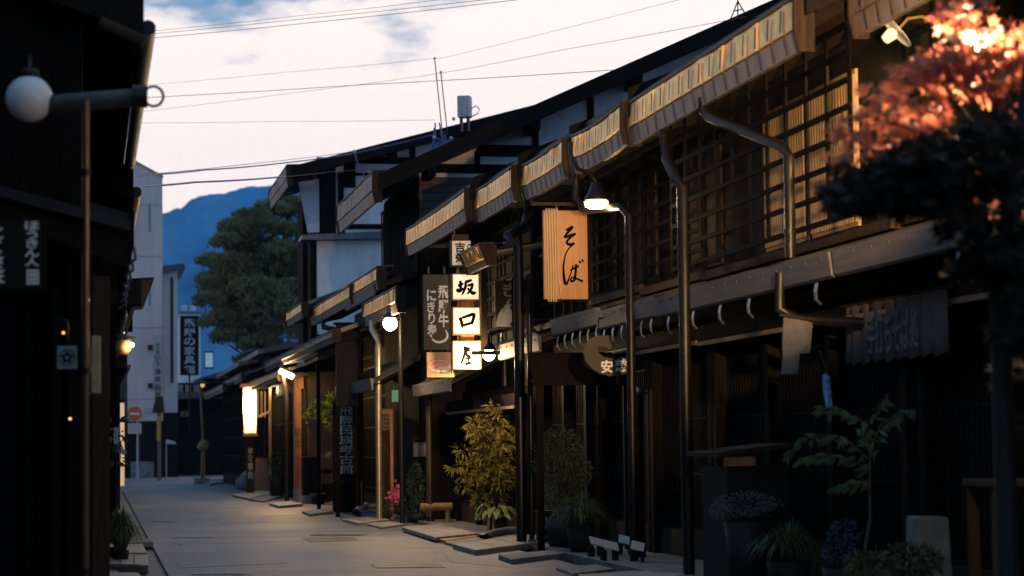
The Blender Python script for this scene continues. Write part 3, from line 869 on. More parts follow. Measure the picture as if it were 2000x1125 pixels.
#==PART3==
# ------------------------------------------------------------------ the left side of the street
def left_house(name, label, y0, y1, xw, xe, ze, pent=None, slope=.36, gut=True, seed=70, depth=7.0):
    r = thing(name, label, 'house', (xw - 2, (y0 + y1) / 2, 0), group='old wooden houses along the left side')
    a, b = y0 + .015, y1 - .015
    und = lambda x: ze + slope * (xe - x)
    P = MB(); P.prism([(xw, 0), (xw, und(xw) - .02), (xw - depth / 2, und(xw - depth / 2) - .02), (xw - depth, und(xw) - .02), (xw - depth, 0)], a, b); P.build('wall', WOOD, r)
    P = MB(); xr = xw - depth / 2; P.prism([(xe, ze), (xr, und(xr)), (2 * xr - xe, ze), (2 * xr - xe, ze + .16), (xr, und(xr) + .17), (xe, ze + .16)], a - .25, b + .1); P.build('roof', ROOF, r)
    P = MB(); P.prism([(xe + .02, ze - .10), (xr, und(xr) - .10), (xr, und(xr) + .2), (xe + .02, ze + .2)], a - .33, a - .255); P.build('bargeboard', WOODB, r)
    n = int((b - a) / .5)
    Rf = MB()
    for i in range(n):
        y = a + (b - a) * (i + .5) / n
        Rf.prism([(xe - .03, ze - .09), (xw, und(xw) - .11), (xw, und(xw) - .025), (xe - .03, ze - .005)], y - .04, y + .04)
    Rf.prism([(xe - .04, ze - .022), (xw, und(xw) - .026), (xw, und(xw) - .004), (xe - .04, ze - .001)], a, b)
    Rf.build('soffit', WOODB, r)
    Gt = MB(); Gt.tube([(xe + .05, a - .2, ze - .03), (xe + .05, b, ze - .05)], .055, 10); Gt.build('gutter', PIPE, r)
    if pent:
        xp, zp, ya, yb = pent
        P = MB(); P.prism([(xp, zp), (xw - .01, zp + .30 * (xp - xw)), (xw - .01, zp + .30 * (xp - xw) + .07), (xp, zp + .07)], ya, yb); P.build('pent_roof', ROOF, r)
        P = MB(); P.prism([(xp + .005, zp - .16), (xp + .04, zp - .16), (xp + .04, zp + .09), (xp + .005, zp + .09)], ya - .02, yb); P.build('pent_fascia', WOOD, r)
        P = MB(); P.prism([(xp, zp - .10), (xw, zp + .30 * (xp - xw) - .10), (xw, zp + .30 * (xp - xw) - .004), (xp, zp - .004)], ya - .06, ya - .01); P.build('verge_board', WOOD2, r)
        for i in range(6):
            y = ya + (yb - ya) * (i + .5) / 6
            MB().tube([(xp + .05, y, zp - .12), (xp + .06, y, zp - .22), (xp, y, zp - .27)], .011, 6).build('gutter_hook', HOOK, r)
    k = max(1, int((b - a) / 1.9))
    for i in range(k + 1):
        y = a + .1 + (b - a - .2) * i / k
        MB().box(xw + .005, xw + .13, y - .065, y + .065, 0, (pent[1] if pent else ze) - .1).build('post', WOOD, r)
    lattice(r, xw + .04, a + .2, b - .2, .35, 2.3, .11, .65, .028, 'ground_lattice')
    return r
L1 = left_house('machiya_house', 'near black wooden house at the left edge behind the white globe lamp', Yd(15.2, 0), Yd(22.5, 0), -.06, .33, 4.22, (.27, 2.98, Yd(16.2, 0), Yd(22.3, 0)))
xa, xb_ = W(-40, 360, 14.7), W(255, 432, 14.7)
MB().prism([(xa.x, xa.z), (xb_.x, xb_.z), (xb_.x, xb_.z - .07), (xa.x, xa.z - .07)], Yd(14.5, 0), Yd(15.2, 0) + .01).build('gable_pent', ROOF, L1)
MB().prism([(xa.x, xa.z - .075), (xb_.x - .02, xb_.z - .075), (xb_.x - .02, xb_.z - .30), (xa.x, xa.z - .2)], Yd(14.6, 0), Yd(14.66, 0)).build('gable_fascia', WOODB, L1)
for px in (60, 112, 142): MB().box(wx(px, 15.1) - .03, wx(px, 15.1) + .03, Yd(15.05, 0), Yd(15.2, 0) + .01, 0, 2.6).build('post', WOOD, L1)
b0, b1 = W(196, 44, 15.0), W(282, 82, 15.0)
MB().tube([b0, b1], .045, 8).build('tie_beam', WOOD2, L1)
L0 = left_house('machiya_house', 'left house beside the camera, outside the picture', -14, Yd(14, 0), -1.5, -1.05, 4.3, None)
L2 = left_house('machiya_house', 'left house between the black signboard and the grass tuft by the kerb', Yd(22.6, 0), Yd(32, 0), .06, .40, 3.95, (.36, 3.10, Yd(26, 0), Yd(31.5, 0)))
eave_gutter(L2, Yd(26, .4), Yd(31.6, .4), .42, 3.12, .16, .12, .2, 71, tilt=-.04)
L3 = left_house('machiya_house', 'left house carrying the small lit wall lamp with a metal hood', Yd(32.1, 0), Yd(50, 0), .22, .50, 3.45, None)
L4 = left_house('machiya_house', 'farthest left house beside the pale lit doorway', Yd(50.2, 0), Yd(74, 0), .52, .78, 3.2, None)
ld_ = thing('post_glow_panel', 'tall pale doorway panel glowing at the far left of the street', 'doorway', (wx(237, 75), Yd(75, 1.0), 0))
MB().box(wx(231, 75), wx(243, 75), Yd(75, 1.0), Yd(75, 1.0) + .06, .12, wz(787, 75, 237)).build('panel', mat('post_lamplight_emission', (.8, .66, .45), .6, emit=((1, .66, .34), .55)), ld_)  # emission stands in for lamplight falling on a pale post
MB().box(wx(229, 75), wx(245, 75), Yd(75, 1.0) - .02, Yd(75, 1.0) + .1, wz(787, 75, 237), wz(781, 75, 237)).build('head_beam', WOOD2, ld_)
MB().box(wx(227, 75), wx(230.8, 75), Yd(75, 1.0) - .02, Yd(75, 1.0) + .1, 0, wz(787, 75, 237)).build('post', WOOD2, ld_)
# pipes and posts at the near left
q = W(168, 600, 13.6)
t = thing('drain_pole', 'thin brown pole with a warm glint standing at the near left', 'pole', (q.x, q.y, 0))
MB().tube([(q.x, q.y, 0), (q.x, q.y, wz(190, 13.6, 165))], .021, 10).build('shaft', mat('glossy_brown_pipe', (.16, .10, .055), .28, metal=.5), t)
for z in (.6, 1.8, 3.0): MB().tube([(q.x, q.y, z), (q.x, q.y, z + .04)], .028, 10).build('clip', PIPE, t)
q = W(197, 700, 14.6)
t = thing('gate_post', 'dark square post right of the thin brown pole at the left', 'post', (q.x, q.y, 0))
MB().box(q.x - .055, q.x + .055, q.y - .06, q.y + .06, 0, wz(540, 14.6, 200)).build('shaft', WOOD2, t, bevel=.006)
MB().box(q.x - .075, q.x + .075, q.y - .08, q.y + .08, 0, .16).build('foot', STONE2, t, bevel=.01)
# globe lamp
q = W(57, 193, 14.6)
t = thing('globe_lamp', 'big unlit white globe lamp on the dark house at the upper left', 'lamp', q)
MB().sphere(q, .152, 28).build('globe', GLOBE, t)
MB().lathe(q + Vector((0, 0, .145)), [(.001, .05), (.06, .05), (.065, 0), (.05, -.01), (.001, -.01)], 18).build('cap', IRON, t)
MB().tube([q + Vector((0, 0, .19)), q + Vector((0, .08, .3)), q + Vector((-.02, .35, .33)), q + Vector((-.02, .75, .33))], .018, 8).build('arm', IRON, t)
# beam with ring
a, b = W(108, 203, 14.6), W(284, 189, 14.6)
t = thing('ring_beam', 'thick round beam sticking out over the street with an iron ring at its end', 'beam', a)
MB().tube([a + Vector((-.25, .35, 0)), a, b], .062, 14).build('shaft', mat('grey_beam', (.055, .048, .044), .6, var=.4), t)
MB().tube([b - Vector((.085, .0, -.002)), b + Vector((.012, 0, .002))], .074, 14).build('end_cap', PIPE, t)
c = W(300, 188, 14.6)
MB().tube([c + Vector((.062 * math.cos(k * math.pi / 12), 0.02 * math.sin(k * math.pi / 12), .068 * math.sin(k * math.pi / 12))) for k in range(25)], .0095, 8, cap=False).build('ring', IRON, t)

def board(name, label, cat, px0, px1, py0, py1, D, m, th=.05, rz=0., bevel=.006, group=None, part='board'):
    c = W((px0 + px1) / 2, (py0 + py1) / 2, D)
    wd, hh = (px1 - px0) / FP * D, (py1 - py0) / FP * D
    t = thing(name, label, cat, (c.x, c.y, c.z), rz, group)
    MB().box(-wd / 2, wd / 2, -th / 2, th / 2, -hh / 2, hh / 2).build(part, m, t, bevel, local=True)
    return t, wd, hh
def frame(t, wd, hh, y, tk=.02, dp=.03, m=None):
    F = MB()
    F.box(-wd / 2 - tk, wd / 2 + tk, y - dp, y + dp, hh / 2, hh / 2 + tk); F.box(-wd / 2 - tk, wd / 2 + tk, y - dp, y + dp, -hh / 2 - tk, -hh / 2)
    F.box(-wd / 2 - tk, -wd / 2, y - dp, y + dp, -hh / 2, hh / 2); F.box(wd / 2, wd / 2 + tk, y - dp, y + dp, -hh / 2, hh / 2)
    return F.build('frame', m or WOOD2, t, local=True)
def hanger(t, pts, r=.012, m=None, name='bracket'):
    return MB().tube([Vector(p) for p in pts], r, 7).build(name, m or IRON, t, local=True)
# black sign at the left edge
t, wd, hh = board('shop_sign', 'black hanging board with white brush lettering at the left edge under the globe lamp', 'sign', -8, 84, 426, 566, 13.6, BOARD)
letters(column('ほうきん人', .075, hh * .46, -hh * .18, .085, .98), WHITE, t, -.028, bold=.02)
letters(column('とくさ匠', -.125, hh * .4, -hh * .42, .075, .9), WHITE, t, -.028, bold=.02)
sq = MB()
for i in range(4): sq.box(.045 + i * .02, .055 + i * .02, -.029, -.0255, -hh * .43, -hh * .24)
for i in range(4): sq.box(.042, .112, -.0285, -.0255, -hh * .43 + i * .027, -hh * .43 + .008 + i * .027)
sq.build('seal', WHITE, t, local=True)
frame(t, wd, hh, 0, .012, .034, WOOD)
# crest lantern panel
t, wd, hh = board('crest_sign', 'small white panel with a round flower crest hanging at the left', 'sign', 112, 150, 676, 721, 14.75, mat('dim_white_panel', (.45, .44, .42), .6, var=.08), .03)
cr = MB(); k = 32
ro, ri = .054, .046
vs = []
for i in range(k):
    a = 2 * math.pi * i / k; vs += [(ro * math.cos(a), -.0165, ro * math.sin(a)), (ri * math.cos(a), -.0165, ri * math.sin(a))]
cr.add(vs, [(2 * i, 2 * i + 1, (2 * i + 3) % (2 * k), (2 * i + 2) % (2 * k)) for i in range(k)])
for i in range(5):
    a = math.pi / 2 + 2 * math.pi * i / 5
    cx, cz = .025 * math.cos(a), .025 * math.sin(a)
    cr.add([(cx + .0145 * math.cos(2 * math.pi * j / 12), -.0165, cz + .0145 * math.sin(2 * math.pi * j / 12)) for j in range(12)], [tuple(range(12))])
cr.build('crest', INK, t, local=True)
hanger(t, [(0, 0, hh / 2), (0, 0, hh / 2 + .16), (-.1, .2, hh / 2 + .2)])
t, wd, hh = board('door_plaque', 'narrow pale vertical plaque on the dark post at the left', 'plaque', 179, 197, 656, 768, 14.3, mat('pale_plaque', (.36, .27, .16), .6, var=.25, scale=4), .02)
letters(column('上三之町', 0, hh * .42, -hh * .42, .03, .8), mat('worn_ink', (.2, .15, .09), .7), t, -.0115)
hanger(t, [(0, .012, hh * .3), (0, .22, hh * .3)], .008)
# hooded wall lamp
q = W(243, 676, 40)
t = thing('wall_lamp', 'small lit lamp with a sloping metal hood on the left house wall', 'lamp', q)
H = MB(); H.add([(q.x - .2, q.y - .16, q.z + .20), (q.x + .2, q.y - .18, q.z + .13), (q.x + .2, q.y + .18, q.z + .13), (q.x - .2, q.y + .16, q.z + .20), (q.x - .2, q.y - .16, q.z + .225), (q.x + .2, q.y - .18, q.z + .155), (q.x + .2, q.y + .18, q.z + .155), (q.x - .2, q.y + .16, q.z + .225)],
               [(0, 1, 2, 3), (4, 7, 6, 5), (0, 4, 5, 1), (1, 5, 6, 2), (2, 6, 7, 3), (3, 7, 4, 0)]); H.build('hood', PIPE, t)
H = MB(); H.lathe(q + Vector((-.03, 0, -.16)), [(.001, 0), (.10, 0.01), (.15, .10), (.15, .26), (.001, .27)], 16); H.build('shade', mat('brass_shade', (.5, .36, .18), .35, metal=.4), t)
MB().sphere(q + Vector((.13, -.03, .02)), .045, 10).build('bulb', mat('small_bulb', (1, .9, .7), .4, var=0, bump=0, emit=((1, .75, .4), 7)), t)
MB().tube([q + Vector((-.15, 0, .05)), q + Vector((-.45, 0, .05))], .02, 8).build('bracket', IRON, t)
lamp_light(t, q + Vector((.2, -.22, -.02)), 22)
# tiny warm lamps under the left eaves
for i, (px, py, D, lab) in enumerate(((124, 650, 14.9, 'upper tiny bare bulb glowing in the dark left house'), (137, 818, 14.9, 'lowest tiny bulb glowing in the dark left house'), (205, 795, 14.7, 'tiny bulb glowing between the posts at the left'), (173, 586, 14.6, 'tiny bulb glowing under the left pent roof beside the thin pole'))):
    q = W(px, py, D)
    t = thing('small_lamp', lab, 'lamp', q, group='tiny bulbs of the left house')
    MB().sphere(q, .009, 10).build('bulb', mat('tiny_bulb', (1, .8, .5), .4, var=0, bump=0, emit=((1, .55, .18), 2.0)), t)
    MB().tube([q + Vector((0, 0, .008)), q + Vector((0, 0, .06))], .008, 6).build('socket', IRON, t)
    MB().tube([q + Vector((0, 0, .06)), q + Vector((0, 0, .22))], .003, 5).build('cord', CABLE, t)

# ------------------------------------------------------------------ the far end of the street
def fx(px, D): return W(px, 700, D).x
DT = 104.0
yT = Yd(DT, 2.5)
tw = thing('tower_building', 'tall pale concrete tower with slanted top at the end of the street', 'building', (fx(285, DT), yT, 0))
P = MB(); P.prism([(fx(249, DT), 0), (fx(249, DT), wz(303, DT, 250)), (fx(318, DT), wz(341, DT, 318)), (fx(318, DT), 0)], yT, yT + 9)
P.build('tower', CONC, tw)
P = MB(); P.prism([(fx(248, DT), wz(304, DT, 250)), (fx(248, DT), wz(302, DT, 250)), (fx(319.5, DT), wz(339.5, DT, 318)), (fx(319.5, DT), wz(342, DT, 318))], yT - .08, yT + 9.1); P.build('coping', mat('dark_coping', (.1, .1, .11), .6), tw)
MB().box(-8, fx(248.5, DT), yT + 1.2, yT + 9, 0, 14.2).build('side_block', mat('grey_block', (.22, .22, .24), .8, var=.1), tw)
for px in (222, 229, 238, 245): MB().box(fx(px, DT) - .06, fx(px, DT) + .06, yT + 1.0, yT + 1.19, .5, 14.1).build('fin', mat('dark_fin', (.05, .055, .065), .5), tw)
for py0, py1 in ((390, 445), (545, 590)):
    MB().box(fx(291, DT), fx(294.5, DT), yT - .03, yT - .003, wz(py1, DT), wz(py0, DT)).build('slit_window', mat('blue_glass', (.16, .24, .34), .15), tw)
for zj in (3.6, 6.9, 10.2, 12.6): MB().box(fx(249.5, DT), fx(317.5, DT), yT - .012, yT - .002, zj, zj + .035).build('joint', mat('joint_grey', (.34, .30, .29), .8), tw)
for py in (672, 747): MB().box(fx(289, DT), fx(298, DT), yT - .12, yT - .003, wz(py + 5, DT), wz(py - 5, DT)).build('vent', IRON, tw)
lt = thing('wall_sign', 'column of small dark letters on the pale tower', 'sign', (fx(308, DT), yT - .02, wz(700, DT)))
MB().box(fx(300, DT), fx(315, DT), yT - .06, yT - .005, wz(758, DT), wz(648, DT)).build('panel', mat('pale_panel', (.50, .47, .46), .8, var=.05), lt)
letters([(c, 0, z, .30, .30) for c, z in zip('山下清原画展', [.24 - .36 * i for i in range(6)])], mat('dark_letter', (.05, .045, .045), .6), lt, -.045, bold=.02)
letters([(c, 0, .44 + .17 * i, .15, .15) for i, c in enumerate('館術美')], mat('dark_letter', (.05, .045, .045), .6), lt, -.045, bold=.01, name='small_lettering')
P = thing('slab_building', 'narrow white building with a dark pipe beside the pale tower', 'building', (fx(333, 105), yT + 1, 0))
MB().box(fx(318.6, 105), fx(347, 105), yT + .9, yT + 7, 3.0, wz(527, 105, 333)).build('wall', mat('white_wall', (.60, .61, .60), .85, var=.06), P)
MB().box(fx(318.6, 105), fx(349, 105), yT + .8, yT + 7, 0, 2.99).build('base', BOARD, P)
MB().prism([(fx(318, 105), wz(527, 105)), (fx(362, 105), wz(519, 105)), (fx(360, 105), wz(508, 105)), (fx(318, 105), wz(513, 105))], yT + .5, yT + 7.2).build('roof', mat('blue_roof', (.06, .07, .10), .5), P)
MB().tube([(fx(336, 105), yT + .83, wz(742, 105)), (fx(336, 105), yT + .83, wz(535, 105))], .06, 8).build('drainpipe', IRON, P)
P = thing('dark_building', 'dark house front behind the far end of the street', 'building', (fx(375, 110), yT + 6, 0))
MB().box(fx(343, 110), fx(640, 110), yT + 6, yT + 14, 0, wz(742, 110)).build('wall', BOARD, P)
MB().prism([(fx(330, 110), wz(775, 110)), (fx(640, 110), wz(770, 110)), (fx(640, 110), wz(758, 110)), (fx(330, 110), wz(762, 110))], yT + 4.6, yT + 5.99).build('pent_roof', TILE, P)
MB().prism([(fx(385, 110), wz(735, 110)), (fx(450, 110), wz(716, 110)), (fx(640, 110), wz(700, 110)), (fx(640, 110), wz(730, 110))], yT + 4.9, yT + 13.9).build('roof', TILE, P)
for px in (352, 368, 384): MB().box(fx(px, 110) - .14, fx(px, 110) + .14, yT + 5.9, yT + 5.98, wz(765, 110), wz(746, 110)).build('window', mat('dim_paper', (.3, .3, .3), .6), P)
for px in (356, 366): MB().box(fx(px, 110) - .1, fx(px, 110) + .1, yT + 5.9, yT + 5.98, wz(808, 110), wz(797, 110)).build('pane', mat('dim_yellow_pane', (.3, .26, .13), .5), P)
t, wd, hh = board('tall_sign', 'tall black sign with white vertical lettering at the far end', 'sign', 352, 388, 617, 733, 103, BOARD, .25, bevel=.01)
letters(column('飛騨の家具館', 0, hh * .46, -hh * .48, .5, .9), mat('blue_grey_letter', (.42, .46, .54), .6), t, -.13, bold=.02)
MB().box(-.04, .04, -.05, .05, -hh / 2 - 2.5, -hh / 2).build('post', IRON, t, local=True)
t = thing('white_house', 'small bluish white building peeking between the tower and the pine', 'building', (fx(370, 135), Yd(135, 6), 0))
MB().box(fx(352, 135), fx(392, 135), Yd(135, 6), Yd(135, 6) + 5, 0, wz(607, 135)).build('wall', PLAST, t)
MB().box(fx(350, 135), fx(394, 135), Yd(135, 6) - .1, Yd(135, 6) + 5.2, wz(607, 135), wz(602, 135)).build('parapet', mat('blue_trim', (.12, .2, .32), .6), t)
for px in (362, 379): MB().box(fx(px, 135) - .18, fx(px, 135) + .18, Yd(135, 6) + 1, Yd(135, 6) + 1.3, wz(602, 135), wz(588, 135)).build('chimney', PLAST, t)
P = thing('bluish_window', 'small bright bluish window of a far house under the pine', 'window', (fx(408, 104), Yd(104, 5), wz(698, 104)))
MB().box(fx(401, 104), fx(416, 104), Yd(104, 5), Yd(104, 5) + .05, wz(712, 104), wz(684, 104)).build('pane', mat('sky_pane', (.30, .45, .52), .5, emit=((.45, .75, .9), .28)), P)  # bluish pane with a weak emission of its own
MB().box(fx(399, 104), fx(418, 104), Yd(104, 5) + .052, Yd(104, 5) + .12, wz(715, 104), wz(681, 104)).build('frame', WOOD2, P)
t = thing('dark_wall', 'dark lower house wall under the pale tower behind the no entry sign', 'wall', (fx(290, 102.9), yT - 1.2, 0))
MB().box(fx(244, 103), fx(318, 103), yT - 1.0, yT - .9, 0, wz(822, 103)).build('panel', BOARD, t)
MB().box(fx(243, 103), fx(319, 103), yT - 1.06, yT - .84, wz(822, 103), wz(816, 103)).build('cap', WOOD2, t)
MB().box(fx(255, 103), fx(300, 103), yT - 1.25, yT - 1.01, 0, .75).build('stone_base', STONE2, t)
# no entry sign
q = G(263, 938)
D_ = 94
q = W(263, 700, 94); t = thing('no_entry_sign', 'round red no entry sign with a white bar on a pale pole', 'road sign', (q.x, q.y, 0))
zc = wz(808, 94, 263)
def disc(r, y, n=32, cz=zc, ox=0): return [(q.x + ox + r * math.cos(2 * math.pi * i / n), y, cz + r * math.sin(2 * math.pi * i / n)) for i in range(n)]
def coin(r, y0, y1, n=32):
    m_ = MB(); m_.add(disc(r, y0) + disc(r, y1), [tuple(range(n)), tuple(range(2 * n - 1, n - 1, -1))] + [(i, i + n, (i + 1) % n + n, (i + 1) % n) for i in range(n)]); return m_
coin(.30, q.y - .03, q.y).build('disc', mat('sign_red', (.80, .10, .05), .4, var=.06, bump=0), t)
MB().box(q.x - .20, q.x + .20, q.y - .036, q.y - .031, zc - .05, zc + .05).build('bar', WHITE, t)
MB().tube([(q.x + .12, q.y + .04, 0), (q.x + .12, q.y + .04, zc + .3)], .045, 10).build('pole', GREY, t)
zp = wz(838, 94, 263); MB().box(q.x - .28, q.x + .28, q.y - .03, q.y, zp - .2, zp + .24).build('plate', mat('pale_plate', (.62, .56, .46), .5, var=.05), t, bevel=.03)
letters([('自', -.14, zp - zp + 0, .16, .16)], INK, t, 0) if False else None
L_ = MB()
for i in range(3): L_.box(q.x - .2, q.x + .2, q.y - .034, q.y - .0305, zp - .08 + i * .1, zp - .05 + i * .1)
L_.build('plate_text', mat('grey_text', (.3, .27, .24), .6), t)
q = W(311, 700, 95)
t = thing('junction_post', 'post with a long yellow sign strip and grey box beside the no entry sign', 'post', (q.x, q.y, 0))
MB().box(q.x - .08, q.x + .08, q.y - .05, q.y + .05, 0, wz(805, 95, 311)).build('shaft', mat('grey_brown_post', (.16, .13, .11), .7), t)
MB().box(q.x - .11, q.x + .05, q.y - .09, q.y - .055, wz(862, 95, 311), wz(812, 95, 311)).build('yellow_strip', mat('yellow_strip', (.62, .36, .08), .5), t)
MB().prism([(q.x - .3, wz(800, 95)), (q.x + .22, wz(800, 95)), (q.x + .14, wz(768, 95)), (q.x - .14, wz(768, 95))], q.y - .2, q.y + .2).build('hood', IRON, t)
MB().box(q.x - .65, q.x - .1, q.y - .06, q.y, wz(809, 95, 300), wz(797, 95, 300)).build('arm_board', GREY, t)
q = W(330, 700, 97); t = thing('small_awning', 'small blue white awning on a pale post beyond the junction', 'awning', (q.x, q.y, 0))
MB().prism([(q.x - .1, wz(852, 97)), (q.x - .1, wz(861, 97)), (q.x + .28, wz(862, 97)), (q.x + .26, wz(858, 97))], q.y - .5, q.y + .5).build('canopy', mat('pale_awning', (.45, .55, .66), .6), t)
MB().box(q.x - .14, q.x - .1, q.y - .05, q.y + .05, 0, wz(852, 97)).build('post', GREY, t)
# leaning old lamp post and round signs
a, b = W(394, 942, 84), W(391, 750, 84)
t = thing('old_lamp_post', 'thin leaning brown lamp post with a tilted hood at the far corner', 'street lamp', (a.x, a.y, 0))
a.z = 0
MB().tube([a, (a + b) / 2 + Vector((.08, 0, 0)), b], .05, 8).build('pole', mat('rust_brown', (.22, .10, .05), .6), t)
MB().lathe(b + Vector((.02, 0, .02)), [(.001, .16), (.08, .14), (.34, 0), (.33, -.02), (.06, .06), (.001, .06)], 16).build('hood', PIPE, t)
MB().sphere(b + Vector((.08, 0, -.04)), .09, 12).build('bulb', mat('dim_bulb', (.9, .6, .3), .4, var=0, bump=0, emit=((1, .6, .25), .7)), t)
MB().box(a.x - .28, a.x + .28, a.y - .2, a.y + .2, 0, .22).build('foot', STONE2, t)
c = W(399, 872, 82); t = thing('mushroom_sign', 'round topped yellowish sign on a stick by the leaning post', 'sign', (c.x, c.y, 0))
MB().lathe((c.x, c.y, c.z), [(.001, .26), (.16, .2), (.27, 0), (.2, -.14), (.001, -.16)], 16).build('top', mat('ochre', (.16, .12, .03), .7), t)
MB().tube([(c.x, c.y, 0), (c.x, c.y, c.z - .1)], .03, 8).build('stick', ORANGE, t)

# pine
def pine():
    rng = random.Random(12)
    D = 92
    base = W(505, 700, D); base.z = 0
    t = thing('pine_tree', 'big dark green garden pine with layered pads at the end of the street', 'tree', base)
    T_ = MB()
    T_.tube([base, base + Vector((.3, 0, 3)), base + Vector((.1, .2, 6)), base + Vector((.9, .3, 8.6)), base + Vector((1.3, .3, 11))], .34, 10, r2=.08)
    T_.build('trunk', BARK, t)
    spec = [(540, 405, 42, 13), (575, 420, 40, 16), (500, 428, 40, 15), (465, 450, 38, 15), (520, 452, 50, 17), (575, 460, 40, 17), (440, 478, 36, 14), (490, 486, 52, 17), (560, 495, 52, 18), (412, 515, 26, 13),
            (450, 520, 48, 17), (520, 530, 56, 19), (590, 535, 40, 18), (402, 548, 22, 12), (438, 560, 46, 17), (500, 568, 54, 19), (570, 575, 48, 19), (415, 592, 32, 15), (470, 604, 50, 18), (540, 612, 52, 19), (600, 610, 30, 17), (422, 630, 34, 15),
            (480, 640, 48, 18), (555, 650, 45, 18), (445, 662, 34, 15), (510, 676, 42, 16), (570, 690, 40, 16), (530, 715, 36, 14), (490, 705, 28, 12), (470, 560, 60, 40), (520, 600, 60, 44), (540, 520, 60, 44), (490, 500, 50, 34), (560, 650, 50, 36), (480, 650, 44, 30), (560, 400, 30, 10), (610, 450, 30, 16), (620, 500, 36, 18)]
    Cn, Lb = MB(), MB()
    for px, py, rw, rh in spec:
        for lay in range(3):
            c = W(px + rng.uniform(-8, 8), py + rng.uniform(-5, 5), D + rng.uniform(-2.6, 2.2) * (1 if lay else .5))
            rx_, rz_ = rw / FP * D * rng.uniform(.85, 1.15), rh / FP * D * rng.uniform(1.0, 1.5)
            if lay == 0:
                j = base + Vector((.3, .1, max(2.5, c.z - 1.0)))
                Lb.tube([j, j.lerp(c, .5) + Vector((0, 0, -.15)), c + Vector((0, 0, -.15))], .07, 6, r2=.02)
            for _ in range(int(190 * rx_ / .9)):
                p = rv(rng)
                if p.z < -.3: p.z *= -.6
                p = p.normalized() * rng.uniform(.55, 1.03)
                pos = c + Vector((p.x * rx_, p.y * rx_, p.z * rz_))
                for _k in range(7):
                    d = (Vector((p.x * .6, p.y * .6, .9)) + rv(rng) * .85).normalized()
                    s_ = d.cross(rv(rng)).normalized() * .022
                    l = rng.uniform(.14, .27)
                    Cn.add([pos - s_, pos + s_, pos + d * l], [(0, 1, 2)])
    Cn.build('crown', PINE, t)
    Lb.build('limbs', BARK, t)
pine()
q = W(529, 385, 130); t = thing('chimney_pipe', 'thin brown chimney rising above the pine top', 'chimney', (q.x, q.y, 0))
MB().box(q.x - .09, q.x + .09, q.y - .1, q.y + .1, 0, q.z + .15).build('shaft', mat('rust_brown', (.22, .10, .05), .6), t)
MB().box(q.x - .12, q.x + .12, q.y - .13, q.y + .13, q.z + .15, q.z + .25).build('cap', IRON, t)
#==PART4==
# ------------------------------------------------------------------ street lamps
# 1: lamp inside the maple at the right
q = W(1906, 72, 11.55)
t = thing('street_lamp', 'glowing street lamp half hidden in the top of the red maple', 'street lamp', q, group='lit street lamps of the right side')
MB().lathe(q, [(.001, .14), (.05, .13), (.17, .02), (.16, .0), (.04, .06), (.001, .06)], 18).build('hood', PIPE, t)
MB().sphere(q + Vector((0, 0, -.015)), .06, 14).build('bulb', BULB, t)
MB().tube([q + Vector((0, 0, .13)), q + Vector((.05, 0, .3)), q + Vector((.5, .1, .42)), q + Vector((1.2, .15, .42))], .022, 8).build('arm', PIPE, t)
lamp_light(t, q + Vector((-.02, -.05, -.13)), 150, (1, .70, .40), r=.07)
lamp_light(t, q + Vector((-.05, .12, -.05)), 6500, r=.07, spot=R(40), aim=q + Vector((.95, 8, 1.25)))  # extra spot added to this lamp, aimed to brighten the next gutter
# the small adjustable lamp on a gooseneck beside it
c = W(1742, 66, 18.55)
t = thing('spot_lamp', 'small clip lamp on a curved yellow arm left of the maple top', 'lamp', c)
MB().lathe(c, [(.001, -.09), (.04, -.08), (.055, 0), (.04, .03), (.001, .035)], 14, Euler((0, R(50), 0)).to_matrix()).build('bulb', mat('spot_bulb', (.9, .8, .6), .4, var=0, bump=0, emit=((1, .72, .4), .7)), t)
MB().lathe(c + Vector((.03, -.01, .02)), [(.17, 0), (.175, .008), (.001, .018), (.001, 0)], 18, Euler((R(10), R(48), 0)).to_matrix()).build('disc_shade', GREY, t)
MB().tube([c + Vector((.06, 0, .04)), c + Vector((.14, 0, .13)), c + Vector((.26, 0, .15)), c + Vector((.4, .02, .10)), c + Vector((.55, .05, .0)), c + Vector((1.0, .6, .1))], .014, 8).build('arm', mat('brass_arm', (.4, .27, .06), .4, metal=.5), t)
lamp_light(t, c + Vector((.0, .12, -.10)), 420, (1, .60, .24), r=.05, spot=R(62), aim=Vector((6.85, Yd(21.6, 6.8), 3.55)))
# 2: hanging lamp under the sagging eave
q = W(1166, 398, 26.2)
t = thing('street_lamp', 'bright hanging street lamp with a dark hood beside the noodle signboard', 'street lamp', q, group='lit street lamps of the right side')
MB().lathe(q + Vector((0, 0, .02)), [(.001, .24), (.06, .23), (.10, .12), (.155, .03), (.15, .02), (.001, .03)], 20).build('hood', IRON, t)
MB().lathe(q + Vector((-.01, 0, 0)), [(.001, -.055), (.08, -.055), (.125, -.03), (.14, .022), (.001, .022)], 20).build('diffuser', BULB, t)
MB().tube([q + Vector((0, 0, .24)), q + Vector((-.08, 0, .36)), q + Vector((-.2, .1, .42)), q + Vector((-.26, .2, .6)), q + Vector((-.24, .3, .75))], .026, 8).build('arm', IRON, t)
lamp_light(t, q + Vector((-.02, -.02, -.13)), 55, (1.0, .66, .33), r=.08)
